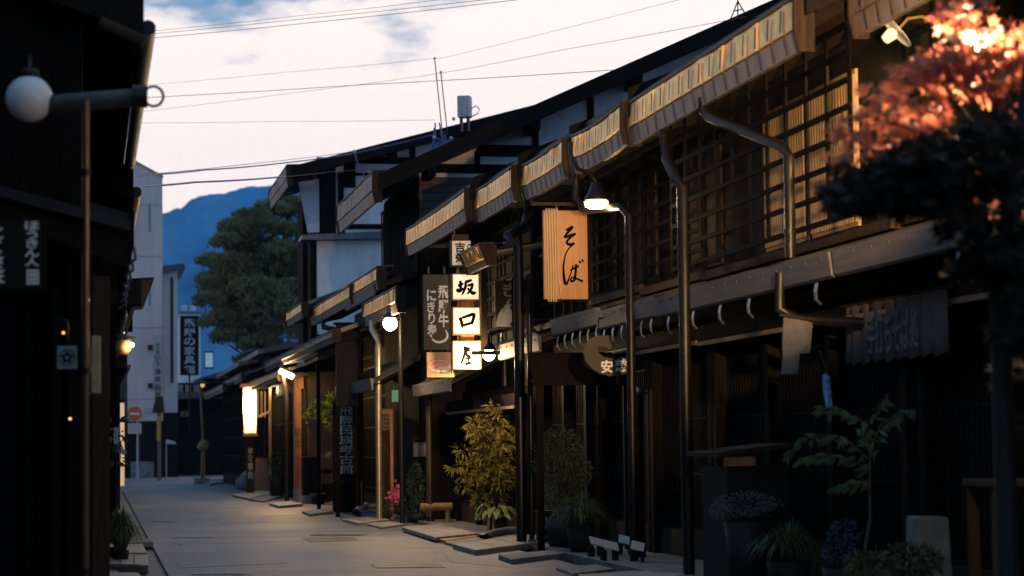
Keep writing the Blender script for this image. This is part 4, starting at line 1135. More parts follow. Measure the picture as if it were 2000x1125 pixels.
# 3: starry lamp on the dark pole
q = W(762, 632, 38.2); pz_ = G(786, 1023)
t = thing('street_lamp', 'dazzling street lamp on a slim dark pole in the middle of the street side', 'street lamp', (pz_.x, pz_.y, 0), group='lit street lamps of the right side')
MB().tube([(pz_.x, pz_.y, 0), (pz_.x - .01, pz_.y, q.z + .1)], .045, 10).build('pole', IRON, t)
MB().tube([(pz_.x, pz_.y, q.z + .1), (pz_.x - .04, pz_.y - .02, q.z + .3), q + Vector((.02, 0, .27)), q + Vector((0, 0, .16))], .022, 8).build('arm', IRON, t)
MB().lathe(q + Vector((0, 0, .04)), [(.001, .16), (.05, .15), (.17, .06), (.16, .05), (.001, .07)], 16).build('hood', PIPE, t)
MB().sphere(q, .12, 14).build('bulb', mat('lamp_bulb_hot', (1, .9, .7), .4, var=0, emit=((1.0, 0.75, 0.40), 60.0), bump=0), t)
lamp_light(t, q + Vector((-.03, -.06, -.14)), 240, (1.0, .66, .33), r=.08)
# 4: far lamp on its pole by the orange pillar
q = W(558, 731, 54.3); b = W(560, 900, 54.3)
t = thing('street_lamp', 'far lit street lamp on a bent pole just left of the orange pillar', 'street lamp', (b.x, b.y, 0), group='lit street lamps of the right side')
pt = W(561, 765, 54.3)
MB().tube([(b.x, b.y, 0), (pt.x, b.y, pt.z - .2), (pt.x - .02, b.y - .05, pt.z), (q.x - .10, b.y - .3, q.z + .12)], .055, 10).build('pole', PIPE, t)
q = Vector((q.x, b.y - .35, q.z))
MB().cbox(q, (.36, .2, .10), (0, R(25), 0)).build('bulb', mat('lamp_bulb_far', (1, .9, .7), .4, var=0, emit=((1.0, 0.78, 0.42), 30.0), bump=0), t)
MB().cbox(q + Vector((.03, .02, .085)), (.42, .26, .05), (0, R(25), 0)).build('hood', PIPE, t)
lamp_light(t, q + Vector((-.06, -.1, -.15)), 300, r=.08)
# 5: globe lamp under the lantern stack
q = W(955, 690, 33.2)
t = thing('street_lamp', 'lit globe lamp under a dark shade at the foot of the lantern signs', 'street lamp', q, group='lit street lamps of the right side')
MB().sphere(q + Vector((0, 0, -.02)), .092, 16).build('bulb', BULB, t)
MB().lathe(q, [(.001, .16), (.04, .15), (.13, .05), (.125, .045), (.001, .06)], 18).build('hood', PIPE, t)
a = W(880, 690, 33.1)
MB().cbox(q + Vector((-.03, -.13, .0)), (.50, .07, .06)).build('cross_bar', IRON, t)
MB().tube([q + Vector((.0, 0, .15)), q + Vector((.0, 0, .3)), q + Vector((.25, .1, .34))], .02, 8).build('arm', IRON, t)
lamp_light(t, q + Vector((-.1, -.05, -.18)), 120, (1.0, .66, .33), r=.08)
# unlit globe by the poles
q = W(1041, 664, 31)
t = thing('globe_lamp', 'pale unlit globe lamp under the pent roof behind the thin poles', 'lamp', q)
MB().sphere(q, .105, 22).build('globe', mat('grey_globe', (.30, .33, .36), .4, var=.04, bump=0), t)
MB().lathe(q + Vector((0, 0, .105)), [(.001, .05), (.045, .05), (.05, 0), (.001, -.01)], 14).build('cap', IRON, t)
MB().tube([q + Vector((0, 0, .15)), q + Vector((.02, 0, .28)), q + Vector((.3, 0, .3))], .013, 8).build('arm', IRON, t)
# 6: standing lit lantern far down the street
q = W(488, 800, 64); b = Vector((q.x, q.y, 0))
t = thing('standing_lantern', 'glowing paper lantern box on a post far down the street', 'lantern', b)
wl2 = 12 / FP * 64
zb_, zt_ = wz(846, 64, 488), wz(757, 64, 488)
PAP = mat('lantern_paper', (.92, .84, .70), .7, var=.05, scale=5, bump=0, trans=.72)
pm = MB(); e_ = .16
pm.add([(q.x - wl2, q.y - e_, zb_), (q.x + wl2, q.y - e_, zb_), (q.x + wl2, q.y - e_, zt_), (q.x - wl2, q.y - e_, zt_), (q.x - wl2, q.y + e_, zb_), (q.x + wl2, q.y + e_, zb_), (q.x + wl2, q.y + e_, zt_), (q.x - wl2, q.y + e_, zt_)], [(0, 1, 2, 3), (5, 4, 7, 6), (1, 5, 6, 2), (4, 0, 3, 7)])
pm.build('paper', PAP, t)
for sx in (-1, 1): MB().box(q.x + sx * wl2 - .012, q.x + sx * wl2 + .012, q.y - e_ - .014, q.y - e_ - .002, zb_, zt_).build('stile', ORANGE, t)
MB().sphere((q.x, q.y + .04, zb_ + .75), .05, 10).build('bulb', BULB, t)
lamp_light(t, (q.x, q.y + .03, zb_ + .62), 150, (1, .64, .30), r=.05)
lamp_light(t, (q.x, q.y + .03, zb_ + .95), 110, (1, .64, .30), r=.05)
MB().box(q.x - wl2 - .1, q.x + wl2 + .16, q.y - .26, q.y + .26, wz(757, 64, 488) + .002, wz(750, 64, 488)).build('roof', ORANGE, t)
MB().box(q.x - wl2 - .02, q.x + wl2 + .03, q.y - .2, q.y + .2, wz(852, 64, 488), wz(846.2, 64, 488)).build('base', ORANGE, t)
MB().box(q.x - .10, q.x + .10, q.y - .10, q.y + .10, 0, wz(852, 64, 488)).build('post', WOOD2, t)
letters(column('御食事処', 0, wz(866, 64) , wz(932, 64), .16, .9), mat('pale_letter', (.4, .36, .3), .6), t, -.108)
lamp_light(t, q + Vector((-.05, -.45, .1)), 40, (1, .66, .32), r=.12)
lamp_light(t, q + Vector((.75, -.1, .55)), 110, (1, .66, .32), r=.12)
cn = thing('lit_canopy', 'glowing slatted shop canopy beside the standing lantern', 'canopy', (q.x + .6, q.y, 0))
a0 = W(500, 745, 63); a1 = W(535, 742, 63)
MB().prism([(a0.x, wz(752, 63)), (a1.x, wz(746, 63)), (a1.x, wz(741, 63)), (a0.x, wz(747, 63))], q.y - .3, q.y + 2.5).build('roof', TILE, cn)
MB().prism([(fx(502, 63), wz(815, 63)), (fx(536, 63), wz(800, 63)), (fx(536, 63), wz(795, 63)), (fx(502, 63), wz(810, 63))], q.y - .1, q.y + .1).build('rail', TAN, cn)
MB().box(fx(531, 63), fx(536, 63), q.y - .06, q.y + .06, 0, wz(748, 63)).build('post', TAN, cn)
for i in range(4): MB().box(fx(506 + i * 7, 63), fx(509 + i * 7, 63), q.y + .9, q.y + .96, wz(810, 63), wz(757, 63)).build('slat', TAN, cn)

# ------------------------------------------------------------------ signs of the right side
# noodle board
t, wd, hh = board('noodle_sign', 'large cedar board with black brush writing and noodle strands down one side', 'sign', 1060, 1148, 411, 585, 27.6, SIGNW, .06, R(2))
K = hh / 173.0                                    # metres per photo pixel here
def k2(l): return [[((x - 1104) * K, (498 - y) * K, wdt * K) for x, y, wdt in s] for s in l]
SOBA = [[(1104, 450, 3), (1112, 447, 6), (1118, 444, 6), (1108, 455, 5), (1102, 464, 4), (1112, 461, 6), (1124, 457, 4), (1112, 466, 4), (1106, 474, 5), (1112, 478, 6), (1121, 476, 4), (1112, 484, 3), (1104, 496, 3), (1099, 520, 4), (1100, 545, 6), (1104, 555, 5), (1112, 538, 2.5), (1118, 518, 3)],
        [(1112, 528, 3), (1123, 523, 5), (1130, 519, 3)],
        [(1124, 516, 5), (1123, 532, 5), (1120, 547, 5), (1113, 549, 4), (1116, 542, 3), (1126, 545, 4), (1137, 550, 5)],
        [(1130, 510, 3), (1134, 514, 5)], [(1135, 507, 3), (1139, 511, 5)]]
strokes(k2(SOBA), INK, t, -.0315)
NO = mat('noodle_strand', (.46, .34, .19), .6, var=.15)
for i in range(5):
    x0 = (1066 + i * 5.2 - 1104) * K; x1 = (1068 + i * 5.0 - 1104) * K
    MB().tube([(x0, -.045, hh / 2 + .02), (x0 + .004, -.045, hh * .2), (x1, -.045, -hh * .2), (x1 + (.0 if i < 4 else .03), -.045, -hh / 2 - (.03 if i < 4 else -.02))], .0095, 8).build('noodle_strand', NO, t, local=True)
MB().box(-.42, .30, -.03, .03, hh / 2 + .06, hh / 2 + .10).build('hanging_rail', WOOD2, t, local=True)
for x in (-.1, .2): MB().box(x - .012, x + .012, -.012, .012, hh / 2, hh / 2 + .06).build('hanger', IRON, t, local=True)
MB().box(.285, .33, .02, .6, -hh * .5, hh * .56).build('back_post', WOOD, t, local=True)
# stack of four lit lantern boxes, hung in one column
def brush(t, lst, wd, px0, py0, px1, py1, y):
    sc = wd / (px1 - px0)
    return strokes([[((x - (px0 + px1) / 2) * sc, ((py0 + py1) / 2 - yy) * sc, w_ * sc * 1.5) for x, yy, w_ in s] for s in lst], INK, t, y)
# stroke coordinates in the zoomed crop (3.75 x photo)
SAKA = [[(572, 445, 14), (590, 440, 15), (612, 428, 10)], [(590, 408, 14), (592, 450, 15), (590, 478, 12)], [(562, 470, 18), (582, 486, 16), (612, 462, 8)],
        [(625, 418, 14), (650, 412, 15), (676, 402, 10)], [(628, 418, 12), (628, 450, 14), (612, 492, 12), (598, 514, 6)],
        [(642, 444, 11), (665, 440, 13), (680, 434, 13), (670, 470, 13), (640, 508, 9)], [(644, 462, 11), (662, 486, 13), (684, 500, 20), (706, 494, 8)]]
KUCHI = [[(580, 680, 16), (590, 700, 16), (600, 742, 15), (606, 746, 8)], [(596, 682, 11), (640, 668, 14), (680, 656, 17), (684, 672, 16), (672, 712, 15), (664, 728, 12)], [(606, 736, 12), (640, 726, 13), (676, 716, 12)]]
YA = [[(622, 890, 10), (616, 908, 14), (640, 905, 14), (655, 905, 8)], [(616, 908, 10), (618, 930, 12), (606, 968, 12), (588, 1016, 8)], [(618, 928, 11), (655, 918, 9)], [(634, 934, 10), (630, 958, 10), (656, 960, 12)], [(622, 978, 9), (662, 972, 11)], [(642, 948, 9), (644, 1000, 11)], [(618, 1018, 13), (650, 1008, 12), (668, 1014, 12)]]
names = (('topmost half hidden lantern sign of the stack under the small eave', 881, 918, 471, 519, CREAMD),
         ('second lantern sign of the stack with a slope character', 883, 933, 537, 585, CREAM),
         ('third lantern sign of the stack with a square mouth character', 884, 935, 602, 653, CREAM),
         ('lowest lantern sign of the stack, crossed by the lamp bar', 884, 936, 668, 720, CREAM))
for i, (lab, a, b, c_, d_, m_) in enumerate(names):
    t, wd, hh = board('lantern_sign', lab, 'lit sign', a, b, c_, d_, 33.5, m_, .16, group='stacked lit lantern signs', part='paper')
    frame(t, wd, hh, 0, .014, .09, ORANGE if i else WOOD2)
    if i == 0:
        letters([('吉', -.02, .085, .16, .15), ('処', -.01, -.07, .17, .15), ('ら', .125, .07, .10, .14)], INK, t, -.0815, bold=.03)
    else:
        brush(t, (SAKA, KUCHI, YA)[i - 1], wd, 536, (362, 606, 853)[i - 1], 724, (545, 802, 1052)[i - 1], -.0815)
    MB().box(-.12, .12, -.03, .03, hh / 2 + .016, hh / 2 + .1).build('link', TAN if i else IRON, t, local=True)
    MB().box(-.10, -.085, -.06, -.02, hh / 2 + .016, hh / 2 + .15).build('link_strap', IRON, t, local=True)
q = W(945, 620, 33.7); t = thing('sign_post', 'square wooden post right behind the lantern signs', 'post', q)
MB().box(q.x - .045, q.x + .045, q.y - .04, q.y + .04, wz(676, 33.7, 945), wz(505, 33.7, 945)).build('shaft', WOOD2, t)
MB().box(q.x - .12, q.x + .9, q.y - .03, q.y + .03, wz(512, 33.7, 945), wz(505, 33.7, 945)).build('arm', WOOD2, t) if False else MB().box(q.x - .06, q.x + .06, q.y - .055, q.y + .055, wz(680, 33.7, 945), wz(676.3, 33.7, 945)).build('foot', WOOD2, t)
# the small copper eave in front of the top lantern
er = thing('small_eave', 'small lamplit copper eave corner in front of the topmost lantern sign', 'awning', W(930, 505, 31.8))
xs_ = 5.38
eave_gutter(er, yE(946, xs_), yE(906, xs_), xs_, wz(511, 31.8), .17, .10, .16, 77, tilt=.07)
P = MB(); P.prism([(xs_ + .12, wz(499, 31.8)), (6.7, wz(468, 31.8)), (6.7, wz(464, 31.8)), (xs_ + .12, wz(495, 31.8))], yE(946, xs_), yE(908, xs_)); P.build('roof', ROOF, er)
# beef sushi board
t, wd, hh = board('shop_sign', 'tall dark board with two columns of white writing left of the lantern stack', 'sign', 826, 881, 536, 684, 33.8, mat('charcoal_board', (.026, .022, .02), .55, var=.3), .05)
letters(column('飛騨牛', wd * .22, hh * .36, -hh * .20, .155, .98), WHITE, t, -.027, bold=.028)
letters(column('にぎり寿', -wd * .2, hh * .30, -hh * .31, .145, .98), WHITE, t, -.027, bold=.028)
sc = wd / 55
strokes([[((832 + (x - 345) / 3.75 - 853.5) * sc, (610 - (440 + (y - 0) / 3.75)) * sc, w_ * sc / 3.75) for x, y, w_ in s] for s in
         ([(372, 800, 12), (378, 812, 13), (386, 822, 4)], [(386, 832, 12), (410, 852, 16), (450, 856, 17), (490, 835, 17), (500, 800, 13), (484, 766, 5)])], WHITE, t, -.0265, 'swash')
frame(t, wd, hh, 0, .012, .03, WOOD)
for x in (-.12, .12): MB().box(x - .012, x + .012, -.012, .012, hh / 2 + .013, hh / 2 + .12).build('hanger', IRON, t, local=True)
t, wd, hh = board('picture_sign', 'small wooden sign with a painted slice of raw fish, below the dark board', 'sign', 833, 887, 688, 737, 33.6, mat('pale_cedar', (.48, .27, .15), .55, var=.15, scale=3, stretch=(1, 6, 6)), .04)
sc = wd / 54
def blob(pts, m, y, name):
    mb = MB(); c0 = (sum(p[0] for p in pts) / len(pts), sum(p[1] for p in pts) / len(pts))
    f2 = lambda p: ((833 + (p[0] - 348) / 3.75 - 860) * sc, y, (712.5 - (440 + p[1] / 3.75)) * sc)
    n_ = len(pts); mb.add([f2(c0)] + [f2(p) for p in pts], [(0, i + 1, (i + 1) % n_ + 1) for i in range(n_)])
    return mb.build(name, m, t, local=True)
blob([(362, 1030), (372, 1008), (400, 990), (440, 984), (490, 995), (522, 1020), (528, 1050), (500, 1072), (450, 1078), (400, 1066), (372, 1052)], mat('rice_white', (.78, .70, .60), .6), -.0206, 'rice')
blob([(368, 1020), (390, 998), (430, 988), (480, 996), (520, 1018), (500, 1034), (460, 1030), (420, 1046), (390, 1052), (374, 1040)], mat('fish_pink', (.68, .26, .22), .5, var=.1), -.0212, 'fish')
blob([(380, 1036), (420, 1016), (460, 1012), (500, 1022), (462, 1022), (424, 1034), (394, 1048)], mat('fish_light', (.80, .46, .38), .5), -.0218, 'fish_stripe')
letters([(c, ((433 + i * 24 - 348) / 3.75 - 27 + 4.5) * sc, (712.5 - (440 + 1074 / 3.75)) * sc, 7.2 * sc, 7.6 * sc) for i, c in enumerate('SUSHI')], INK, t, -.0224, bold=.02, shear=.15)
for x in (-.14, .12): MB().box(x - .012, x + .012, -.025, .012, hh / 2, hh / 2 + .03).build('hanger', IRON, t, local=True)
q = G(840, 1022); t = thing('sign_pole', 'dark brown round pole under the raw fish sign', 'pole', (q.x, q.y, 0))
MB().tube([(q.x, q.y, 0), (q.x, q.y, 2.5)], .055, 12).build('shaft', mat('brown_pole', (.055, .034, .022), .4, metal=.2), t)
MB().tube([(q.x, q.y, 0), (q.x, q.y, .12)], .075, 12).build('base', IRON, t)
q = G(990, 1034); t = thing('drain_pole', 'dark round pole right in front of the yellow green shrub', 'pole', (q.x, q.y, 0))
MB().tube([(q.x, q.y, 0), (q.x, q.y, 3.9)], .062, 12).build('shaft', IRON, t)
for z in (1.0, 2.4): MB().tube([(q.x, q.y, z), (q.x, q.y, z + .04)], .072, 12).build('clip', IRON, t)
q = W(1036, 800, 29.6); t = thing('drain_pole', 'slim pole with a bright edge right of the two dark poles', 'pole', (q.x, q.y, 0))
MB().tube([(q.x, q.y, 0), (q.x, q.y, wz(575, 29.6, 1036))], .035, 10).build('shaft', PIPE, t)
MB().tube([(q.x, q.y, 0), (q.x, q.y, .1)], .05, 10).build('base', STONE2, t)
# dim bun sign behind the poles
t, wd, hh = board('bun_sign', 'dim dark board with a round white bun picture behind the poles', 'sign', 966, 1026, 548, 640, 34.2, BOARD, .05)
letters(column('きん', 0, hh * .46, -hh * .18, .26, .95), mat('dim_white', (.10, .10, .11), .6), t, -.027, bold=.03)
mb = MB(); mb.add([(wd * .48 * math.cos(R(a)), -.0265, -hh * .48 + hh * .46 * math.sin(R(a))) for a in range(0, 181, 12)], [tuple(range(16))]); mb.build('bun', mat('dim_bun', (.16, .17, .19), .6), t, local=True)
# comma shaped wooden sign
t = thing('carved_sign', 'curled comma shaped wooden sign with two white characters', 'sign', W(1183, 695, 27.0))
K2 = 27.0 / FP
out = [(1200, 660), (1190, 655), (1172, 655), (1155, 660), (1142, 672), (1138, 690), (1142, 706), (1154, 720), (1170, 730), (1190, 735), (1210, 734), (1226, 728), (1228, 716), (1226, 700), (1212, 698), (1196, 700), (1180, 698), (1168, 690), (1165, 682), (1170, 676), (1180, 678), (1190, 682), (1197, 674)]
mb = MB()
pts = [((x - 1183) * K2, (695 - y) * K2) for x, y in out]
n_ = len(pts)
mb.add([(x, -.03, z) for x, z in pts] + [(x, .03, z) for x, z in pts], [tuple(range(n_)), tuple(range(2 * n_ - 1, n_ - 1, -1))] + [(i, i + n_, (i + 1) % n_ + n_, (i + 1) % n_) for i in range(n_)])
mb.build('board', mat('worn_brown_board', (.04, .031, .024), .6, var=.3, scale=6), t, local=True)
letters([('安', (1184 - 1183) * K2, (695 - 716) * K2, .155, .155), ('慈', (1213 - 1183) * K2, (695 - 714) * K2, .155, .155)], WHITE, t, -.032, bold=.03)
hanger(t, [(-.08, 0, .22), (-.08, 0, .45), (.1, .3, .47)])
# museum sign
t, wd, hh = board('museum_sign', 'black upright signboard with pale archaic lettering, standing by the pavement', 'sign', 651, 704, 786, 936, 46.2, BOARD, .08)
letters(column('飛騨民族考古館', -.02, hh * .46, -hh * .43, .27, .96), mat('pale_blue_letter', (.42, .46, .50), .6), t, -.042, bold=.008)
frame(t, wd, hh, 0, .02, .05, BOARD)
for x in (-.22, .22): MB().box(x - .035, x + .035, .045, .10, -hh / 2 - .7, hh * .3).build('leg', BOARD, t, local=True)
q = W(676, 965, 46); b = G(676, 1000)
t = thing('slatted_planter', 'dark slatted barrel planter at the foot of the museum sign', 'planter', (b.x, b.y, 0))
P = MB(); hz = .78
for i in range(18):
    a = 2 * math.pi * i / 18; M_ = Matrix.Translation((b.x + .26 * math.cos(a), b.y + .26 * math.sin(a), hz / 2)) @ Matrix.Rotation(a, 4, 'Z')
    P.box(-.012, .012, -.036, .036, -hz / 2, hz / 2, M_)
P.build('staves', WOOD, t)
for z in (.12, .62): MB().lathe((b.x, b.y, z), [(.276, 0), (.285, 0), (.285, .035), (.276, .035), (.276, 0)], 24).build('hoop', IRON, t)
MB().lathe((b.x, b.y, 0), [(.001, .68), (.24, .68), (.24, .02), (.001, .02)], 18).build('soil', POT, t)
# orange wooden pillar
b = G(584, 979); D_ = (b - CAM).dot(cam_m @ Vector((0, 0, -1)))
t = thing('wooden_pillar', 'tall orange square wooden pillar with carved writing and a pale foot', 'pillar', (b.x, b.y, 0))
hw = 9.5 / FP * D_
zt = wz(737, D_, 584)
MB().box(b.x - hw, b.x + hw, b.y - hw, b.y + hw, .32, zt).build('shaft', ORANGE, t, bevel=.012)
MB().box(b.x - hw - .012, b.x + hw + .012, b.y - hw - .012, b.y + hw + .012, 0, .319).build('foot', mat('pale_foot', (.36, .33, .29), .7), t)
MB().box(b.x - hw - .01, b.x + hw + .01, b.y - hw - .01, b.y + hw + .01, zt, zt + .05).build('cap', ORANGE, t)
letters([('町', 0, wz(845, D_, 584), .2, .22), ('並', 0, wz(866, D_, 584), .2, .2)], mat('carved_dark', (.10, .05, .03), .7), t, -hw - .004)
MB().box(b.x - hw * .6, b.x + hw * .6, b.y - hw - .006, b.y - hw - .001, wz(935, D_, 584), wz(890, D_, 584)).build('red_band', mat('faded_red', (.34, .08, .04), .6), t)
# wooden fence behind
b = G(628, 985)
t = thing('board_fence', 'brown board fence between the orange pillar and the museum sign', 'fence', (b.x, b.y + 1.5, 0))
P = MB(); yy = b.y + 1.4
for i in range(6):
    x = wx(601 + i * 10, 54); P.box(x, x + .115, yy, yy + .03, .45, wz(826, 54))
P.build('boards', ORANGE, t)
MB().box(wx(599, 54), wx(664, 54), yy - .05, yy + .08, wz(826, 54) + .002, wz(820, 54)).build('top_rail', TAN, t)
MB().box(wx(599, 54), wx(664, 54), yy - .04, yy - .002, wz(923, 54), wz(915, 54)).build('mid_rail', WOOD, t)
MB().box(wx(599, 54), wx(664, 54), yy - .05, yy + .08, 0, .44).build('plinth', WOOD2, t)
b = G(605, 984)
t = thing('lattice_box', 'dark lattice box with a pale base beside the orange pillar', 'box', (b.x, b.y, 0))
hw = .17
MB().box(b.x - hw, b.x + hw, b.y, b.y + .3, .2, 1.1).build('body', BOARD, t, bevel=.008)
MB().box(b.x - hw - .01, b.x + hw + .01, b.y - .01, b.y + .31, .0, .198).build('base', STONE, t)
P = MB()
for i in range(6): P.box(b.x - hw + .03 + i * .055, b.x - hw + .045 + i * .055, b.y - .012, b.y - .002, .24, 1.06)
P.build('lattice', WOOD2, t)
# orange box post beside the lantern
b = G(514, 960)
t = thing('signboard_post', 'orange lacquered box post with a dark panel, right of the standing lantern', 'post', (b.x, b.y, 0))
MB().box(b.x - .22, b.x + .22, b.y - .15, b.y + .15, .0, wz(896, 64, 514)).build('body', ORANGE, t, bevel=.01)
MB().box(b.x - .32, b.x - .02, b.y - .12, b.y + .12, wz(896, 64, 514), wz(820, 64, 514)).build('panel', BOARD, t, bevel=.01)
MB().box(b.x - .2, b.x + .36, b.y - .2, b.y + .2, wz(894, 64, 514), wz(888, 64, 514)).build('shelf', WOOD2, t) if False else MB().box(b.x + .0, b.x + .4, b.y - .2, b.y + .2, wz(896, 64, 514) + .002, wz(890, 64, 514)).build('shelf', WOOD2, t)
for i, (px, py, s_, lab) in enumerate(((488, 958, .34, 'pale rounded stone left of the orange box post'), (473, 955, .22, 'small dark stone leftmost before the standing lantern'), (527, 957, .16, 'small pale stone right at the orange box post'))):
    b = G(px, py); m_ = MB(); m_.sphere((b.x, b.y, s_ * .7), s_, 10, 1.2)
    rng = random.Random(i)
    m_.v = [Vector((v.x + (v.x - b.x) * rng.uniform(-.15, .12), v.y, max(0, v.z))) for v in m_.v]
    tag(m_.build('stone', STONE if i == 2 else STONE2), lab, 'stone', 'stones before the standing lantern')
# lattice post, teal cloth
t = thing('lattice_gate', 'small lattice gate frame with a pale beam right of the silver pipe', 'gate', (wx(754, 41.5), Yd(41.5, 5.4), 0))
y_ = Yd(41.5, 5.4)
MB().box(wx(742, 41.5), wx(767, 41.5), y_, y_ + .08, wz(808, 41.5), wz(798, 41.5)).build('beam', ORANGE, t)
MB().box(wx(761, 41.5), wx(767, 41.5), y_, y_ + .08, 0, wz(808.3, 41.5)).build('post', ORANGE, t)
P = MB()
for i in range(5): P.box(wx(743 + i * 4, 41.5), wx(744.2 + i * 4, 41.5), y_ + .02, y_ + .05, wz(838, 41.5), wz(808.4, 41.5))
for i in range(4): P.box(wx(742, 41.5), wx(760, 41.5), y_ + .021, y_ + .049, wz(815 + i * 8, 41.5), wz(813.5 + i * 8, 41.5))
P.build('lattice', TAN, t)
MB().box(wx(742, 41.5), wx(760.5, 41.5), y_ + .02, y_ + .06, 0, wz(840, 41.5)).build('door_panel', WOOD2, t)
t, wd, hh = board('small_banner', 'small teal cloth hanging from two cords beside the lamp pole', 'banner', 765, 780, 762, 785, 40.2, mat('teal_cloth', (.08, .30, .27), .8, var=.12), .015, bevel=.002, part='cloth')
for x in (-.03, .03): MB().tube([(x, 0, hh / 2), (x, 0, hh / 2 + .1)], .005, 5).build('cord', HOOK, t, local=True)
# poster and lit beam ends by the shrub
t, wd, hh = board('poster', 'reddish wooden poster board behind the yellow green shrub', 'sign', 929, 976, 786, 824, 36.6, mat('red_cedar', (.42, .17, .09), .6, var=.15), .03)
letters([(c, -.12 + .085 * i, .05, .08, .08) for i, c in enumerate('飛騨牛')], mat('red_ink', (.35, .03, .02), .6), t, -.017, bold=.03)
letters([(c, -.02 + .06 * i, -.06, .055, .06) for i, c in enumerate('にぎり')], INK, t, -.017, bold=.03)
frame(t, wd, hh, 0, .012, .02, WOOD2)
# noren and cloth of the near right house
cl = MB(); xN = 6.55
y0, y1 = PX(1852, 600, xN).y, PX(1652, 600, xN).y
z0, z1 = PX(1750, 702, xN).z, PX(1750, 582, xN).z
t = thing('noren_curtain', 'wide dark grey shop curtain with faint white writing at the right', 'curtain', (xN, (y0 + y1) / 2, z0))
n_ = 48
for pnl in range(4):
    ya, yb = y0 + (y1 - y0) * pnl / 4 + .012, y0 + (y1 - y0) * (pnl + 1) / 4 - .012
    cl = MB(); vs = []
    for i in range(13):
        y_ = ya + (yb - ya) * i / 12
        wv = .018 * math.sin(i * 1.1 + pnl)
        vs += [(xN + wv * .3, y_, z1), (xN + wv, y_, (z0 + z1) / 2), (xN + wv * 1.4, y_, z0 + .02 * math.sin(i + pnl))]
    cl.add(vs, [(3 * i + j, 3 * i + j + 1, 3 * i + j + 4, 3 * i + j + 3) for i in range(12) for j in (0, 1)], True)
    o = cl.build('cloth', mat('grey_cloth', (.075, .072, .075), .9, var=.12), t)
    sm_ = o.modifiers.new('thick', 'SOLIDIFY'); sm_.thickness = .006
MB().tube([(xN, y0 - .1, z1 + .01), (xN, y1 + .1, z1 + .01)], .016, 8).build('rod', WOOD2, t)
lt_ = MB()
for i, c in enumerate('手打ちそば処'):
    vs, fs = glyph(c, .02)
    yc = y1 - (y1 - y0) * (.30 + .085 * i)
    lt_.add([(xN - .035, yc - a * .19, (z0 + z1) / 2 - .02 + b_ * .34) for a, b_ in vs], fs)
lt_.build('lettering', mat('faint_white', (.12, .14, .16), .8), t)
def cloth(name, label, cat, px, D, m, part, th=.01):
    c = W(sum(p[0] for p in px) / len(px), sum(p[1] for p in px) / len(px), D)
    t = thing(name, label, cat, c)
    mb = MB(); pts = [W(x, y, D + .03 * math.sin(i * 2.1)) for i, (x, y) in enumerate(px)]
    n = len(pts)
    mb.add(pts + [p + Vector((0, th, 0)) for p in pts], [tuple(range(n)), tuple(range(2 * n - 1, n - 1, -1))] + [(i, i + n, (i + 1) % n + n, (i + 1) % n) for i in range(n)])
    mb.build(part, m, t)
    return t
t = cloth('cloth_banner', 'ragged pale cloth banner hanging at the right pent roof', 'banner', [(1531, 620), (1560, 624), (1587, 630), (1585, 660), (1582, 690), (1562, 690), (1560, 716), (1556, 730), (1526, 731), (1529, 700), (1528, 660)], 19.3, mat('linen_cloth', (.13, .125, .125), .9, var=.2, scale=12), 'cloth')
q = W(1558, 620, 19.3); MB().tube([q + Vector((-.16, 0, .02)), q + Vector((.16, 0, -.02))], .012, 8).build('rod', WOOD2, t)
t = cloth('paper_tag', 'small bright blue paper tag hanging in the dark right doorway', 'tag', [(1606, 733), (1612, 729), (1620, 735), (1622, 760), (1627, 798), (1614, 796), (1608, 765)], 18.6, mat('blue_paper', (.16, .36, .62), .7, var=.06), 'paper', .004)
q = W(1614, 730, 18.6); MB().tube([q, q + Vector((-.03, 0, .12)), q + Vector((.05, .3, .2))], .005, 5).build('cord', CABLE, t)
q = W(1616, 750, 18.59)
letters([('福', -.005, .06, .045, .05), ('受', .0, .0, .04, .04), ('付', .01, -.05, .04, .04)], mat('navy_ink', (.04, .06, .12), .6), t, -.034)
#==PART5==
# ------------------------------------------------------------------ ditch covers and slabs
def slab(label, px, z=0.06, th=.07, m=None, group='slabs bridging the right ditch', joints=0):
    pts = [G(x, y, z) for x, y in px]
    c = sum(pts, Vector()) / len(pts)
    t = thing('ditch_slab', label, 'slab', (c.x, c.y, 0), group=group)
    mb = MB(); n = len(pts)
    mb.add(pts + [p - Vector((0, 0, th)) for p in pts], [tuple(range(n)), tuple(range(2 * n - 1, n - 1, -1))] + [(i, i + n, (i + 1) % n + n, (i + 1) % n) for i in range(n)])
    o = mb.build('top', m or STONE, t, bevel=.012)
    for k in range(joints):
        f_ = (k + 1) / (joints + 1)
        a, b = pts[0].lerp(pts[1], f_), pts[3].lerp(pts[2], f_)
        d = (b - a).normalized().cross(Vector((0, 0, 1))) * .008
        j = MB(); j.add([a - d + Vector((0, 0, .004)), a + d + Vector((0, 0, .004)), b + d + Vector((0, 0, .004)), b - d + Vector((0, 0, .004))], [(0, 1, 2, 3)]); j.build('joint', SEAM, o)
    for p in (pts[0].lerp(c, .35), pts[2].lerp(c, .35)):
        MB().box(p.x - .09, p.x + .09, p.y - .12, p.y + .12, -.43, z - th - .003).build('support', STONE2, t)
    return t
PALES = mat('pale_slab', (.32, .28, .235), .6, var=.45, scale=4)
slab('pale wavy slab lit by the lamp before the bench', [(784, 1029), (858, 1023), (933, 1041), (850, 1049)], .08, .06, PALES)
slab('orange edged plank beside the pale wavy slab', [(851, 1051), (932, 1042), (934, 1047), (872, 1056)], .05, .05, SIGNW)
slab('small dark slab step below the orange edged plank', [(868, 1058), (925, 1047), (944, 1052), (886, 1062)], .04)
slab('jointed pale slab left of the front black pole', [(884, 1062), (1000, 1046), (1055, 1058), (930, 1074)], .07, .08, PALES, joints=2)
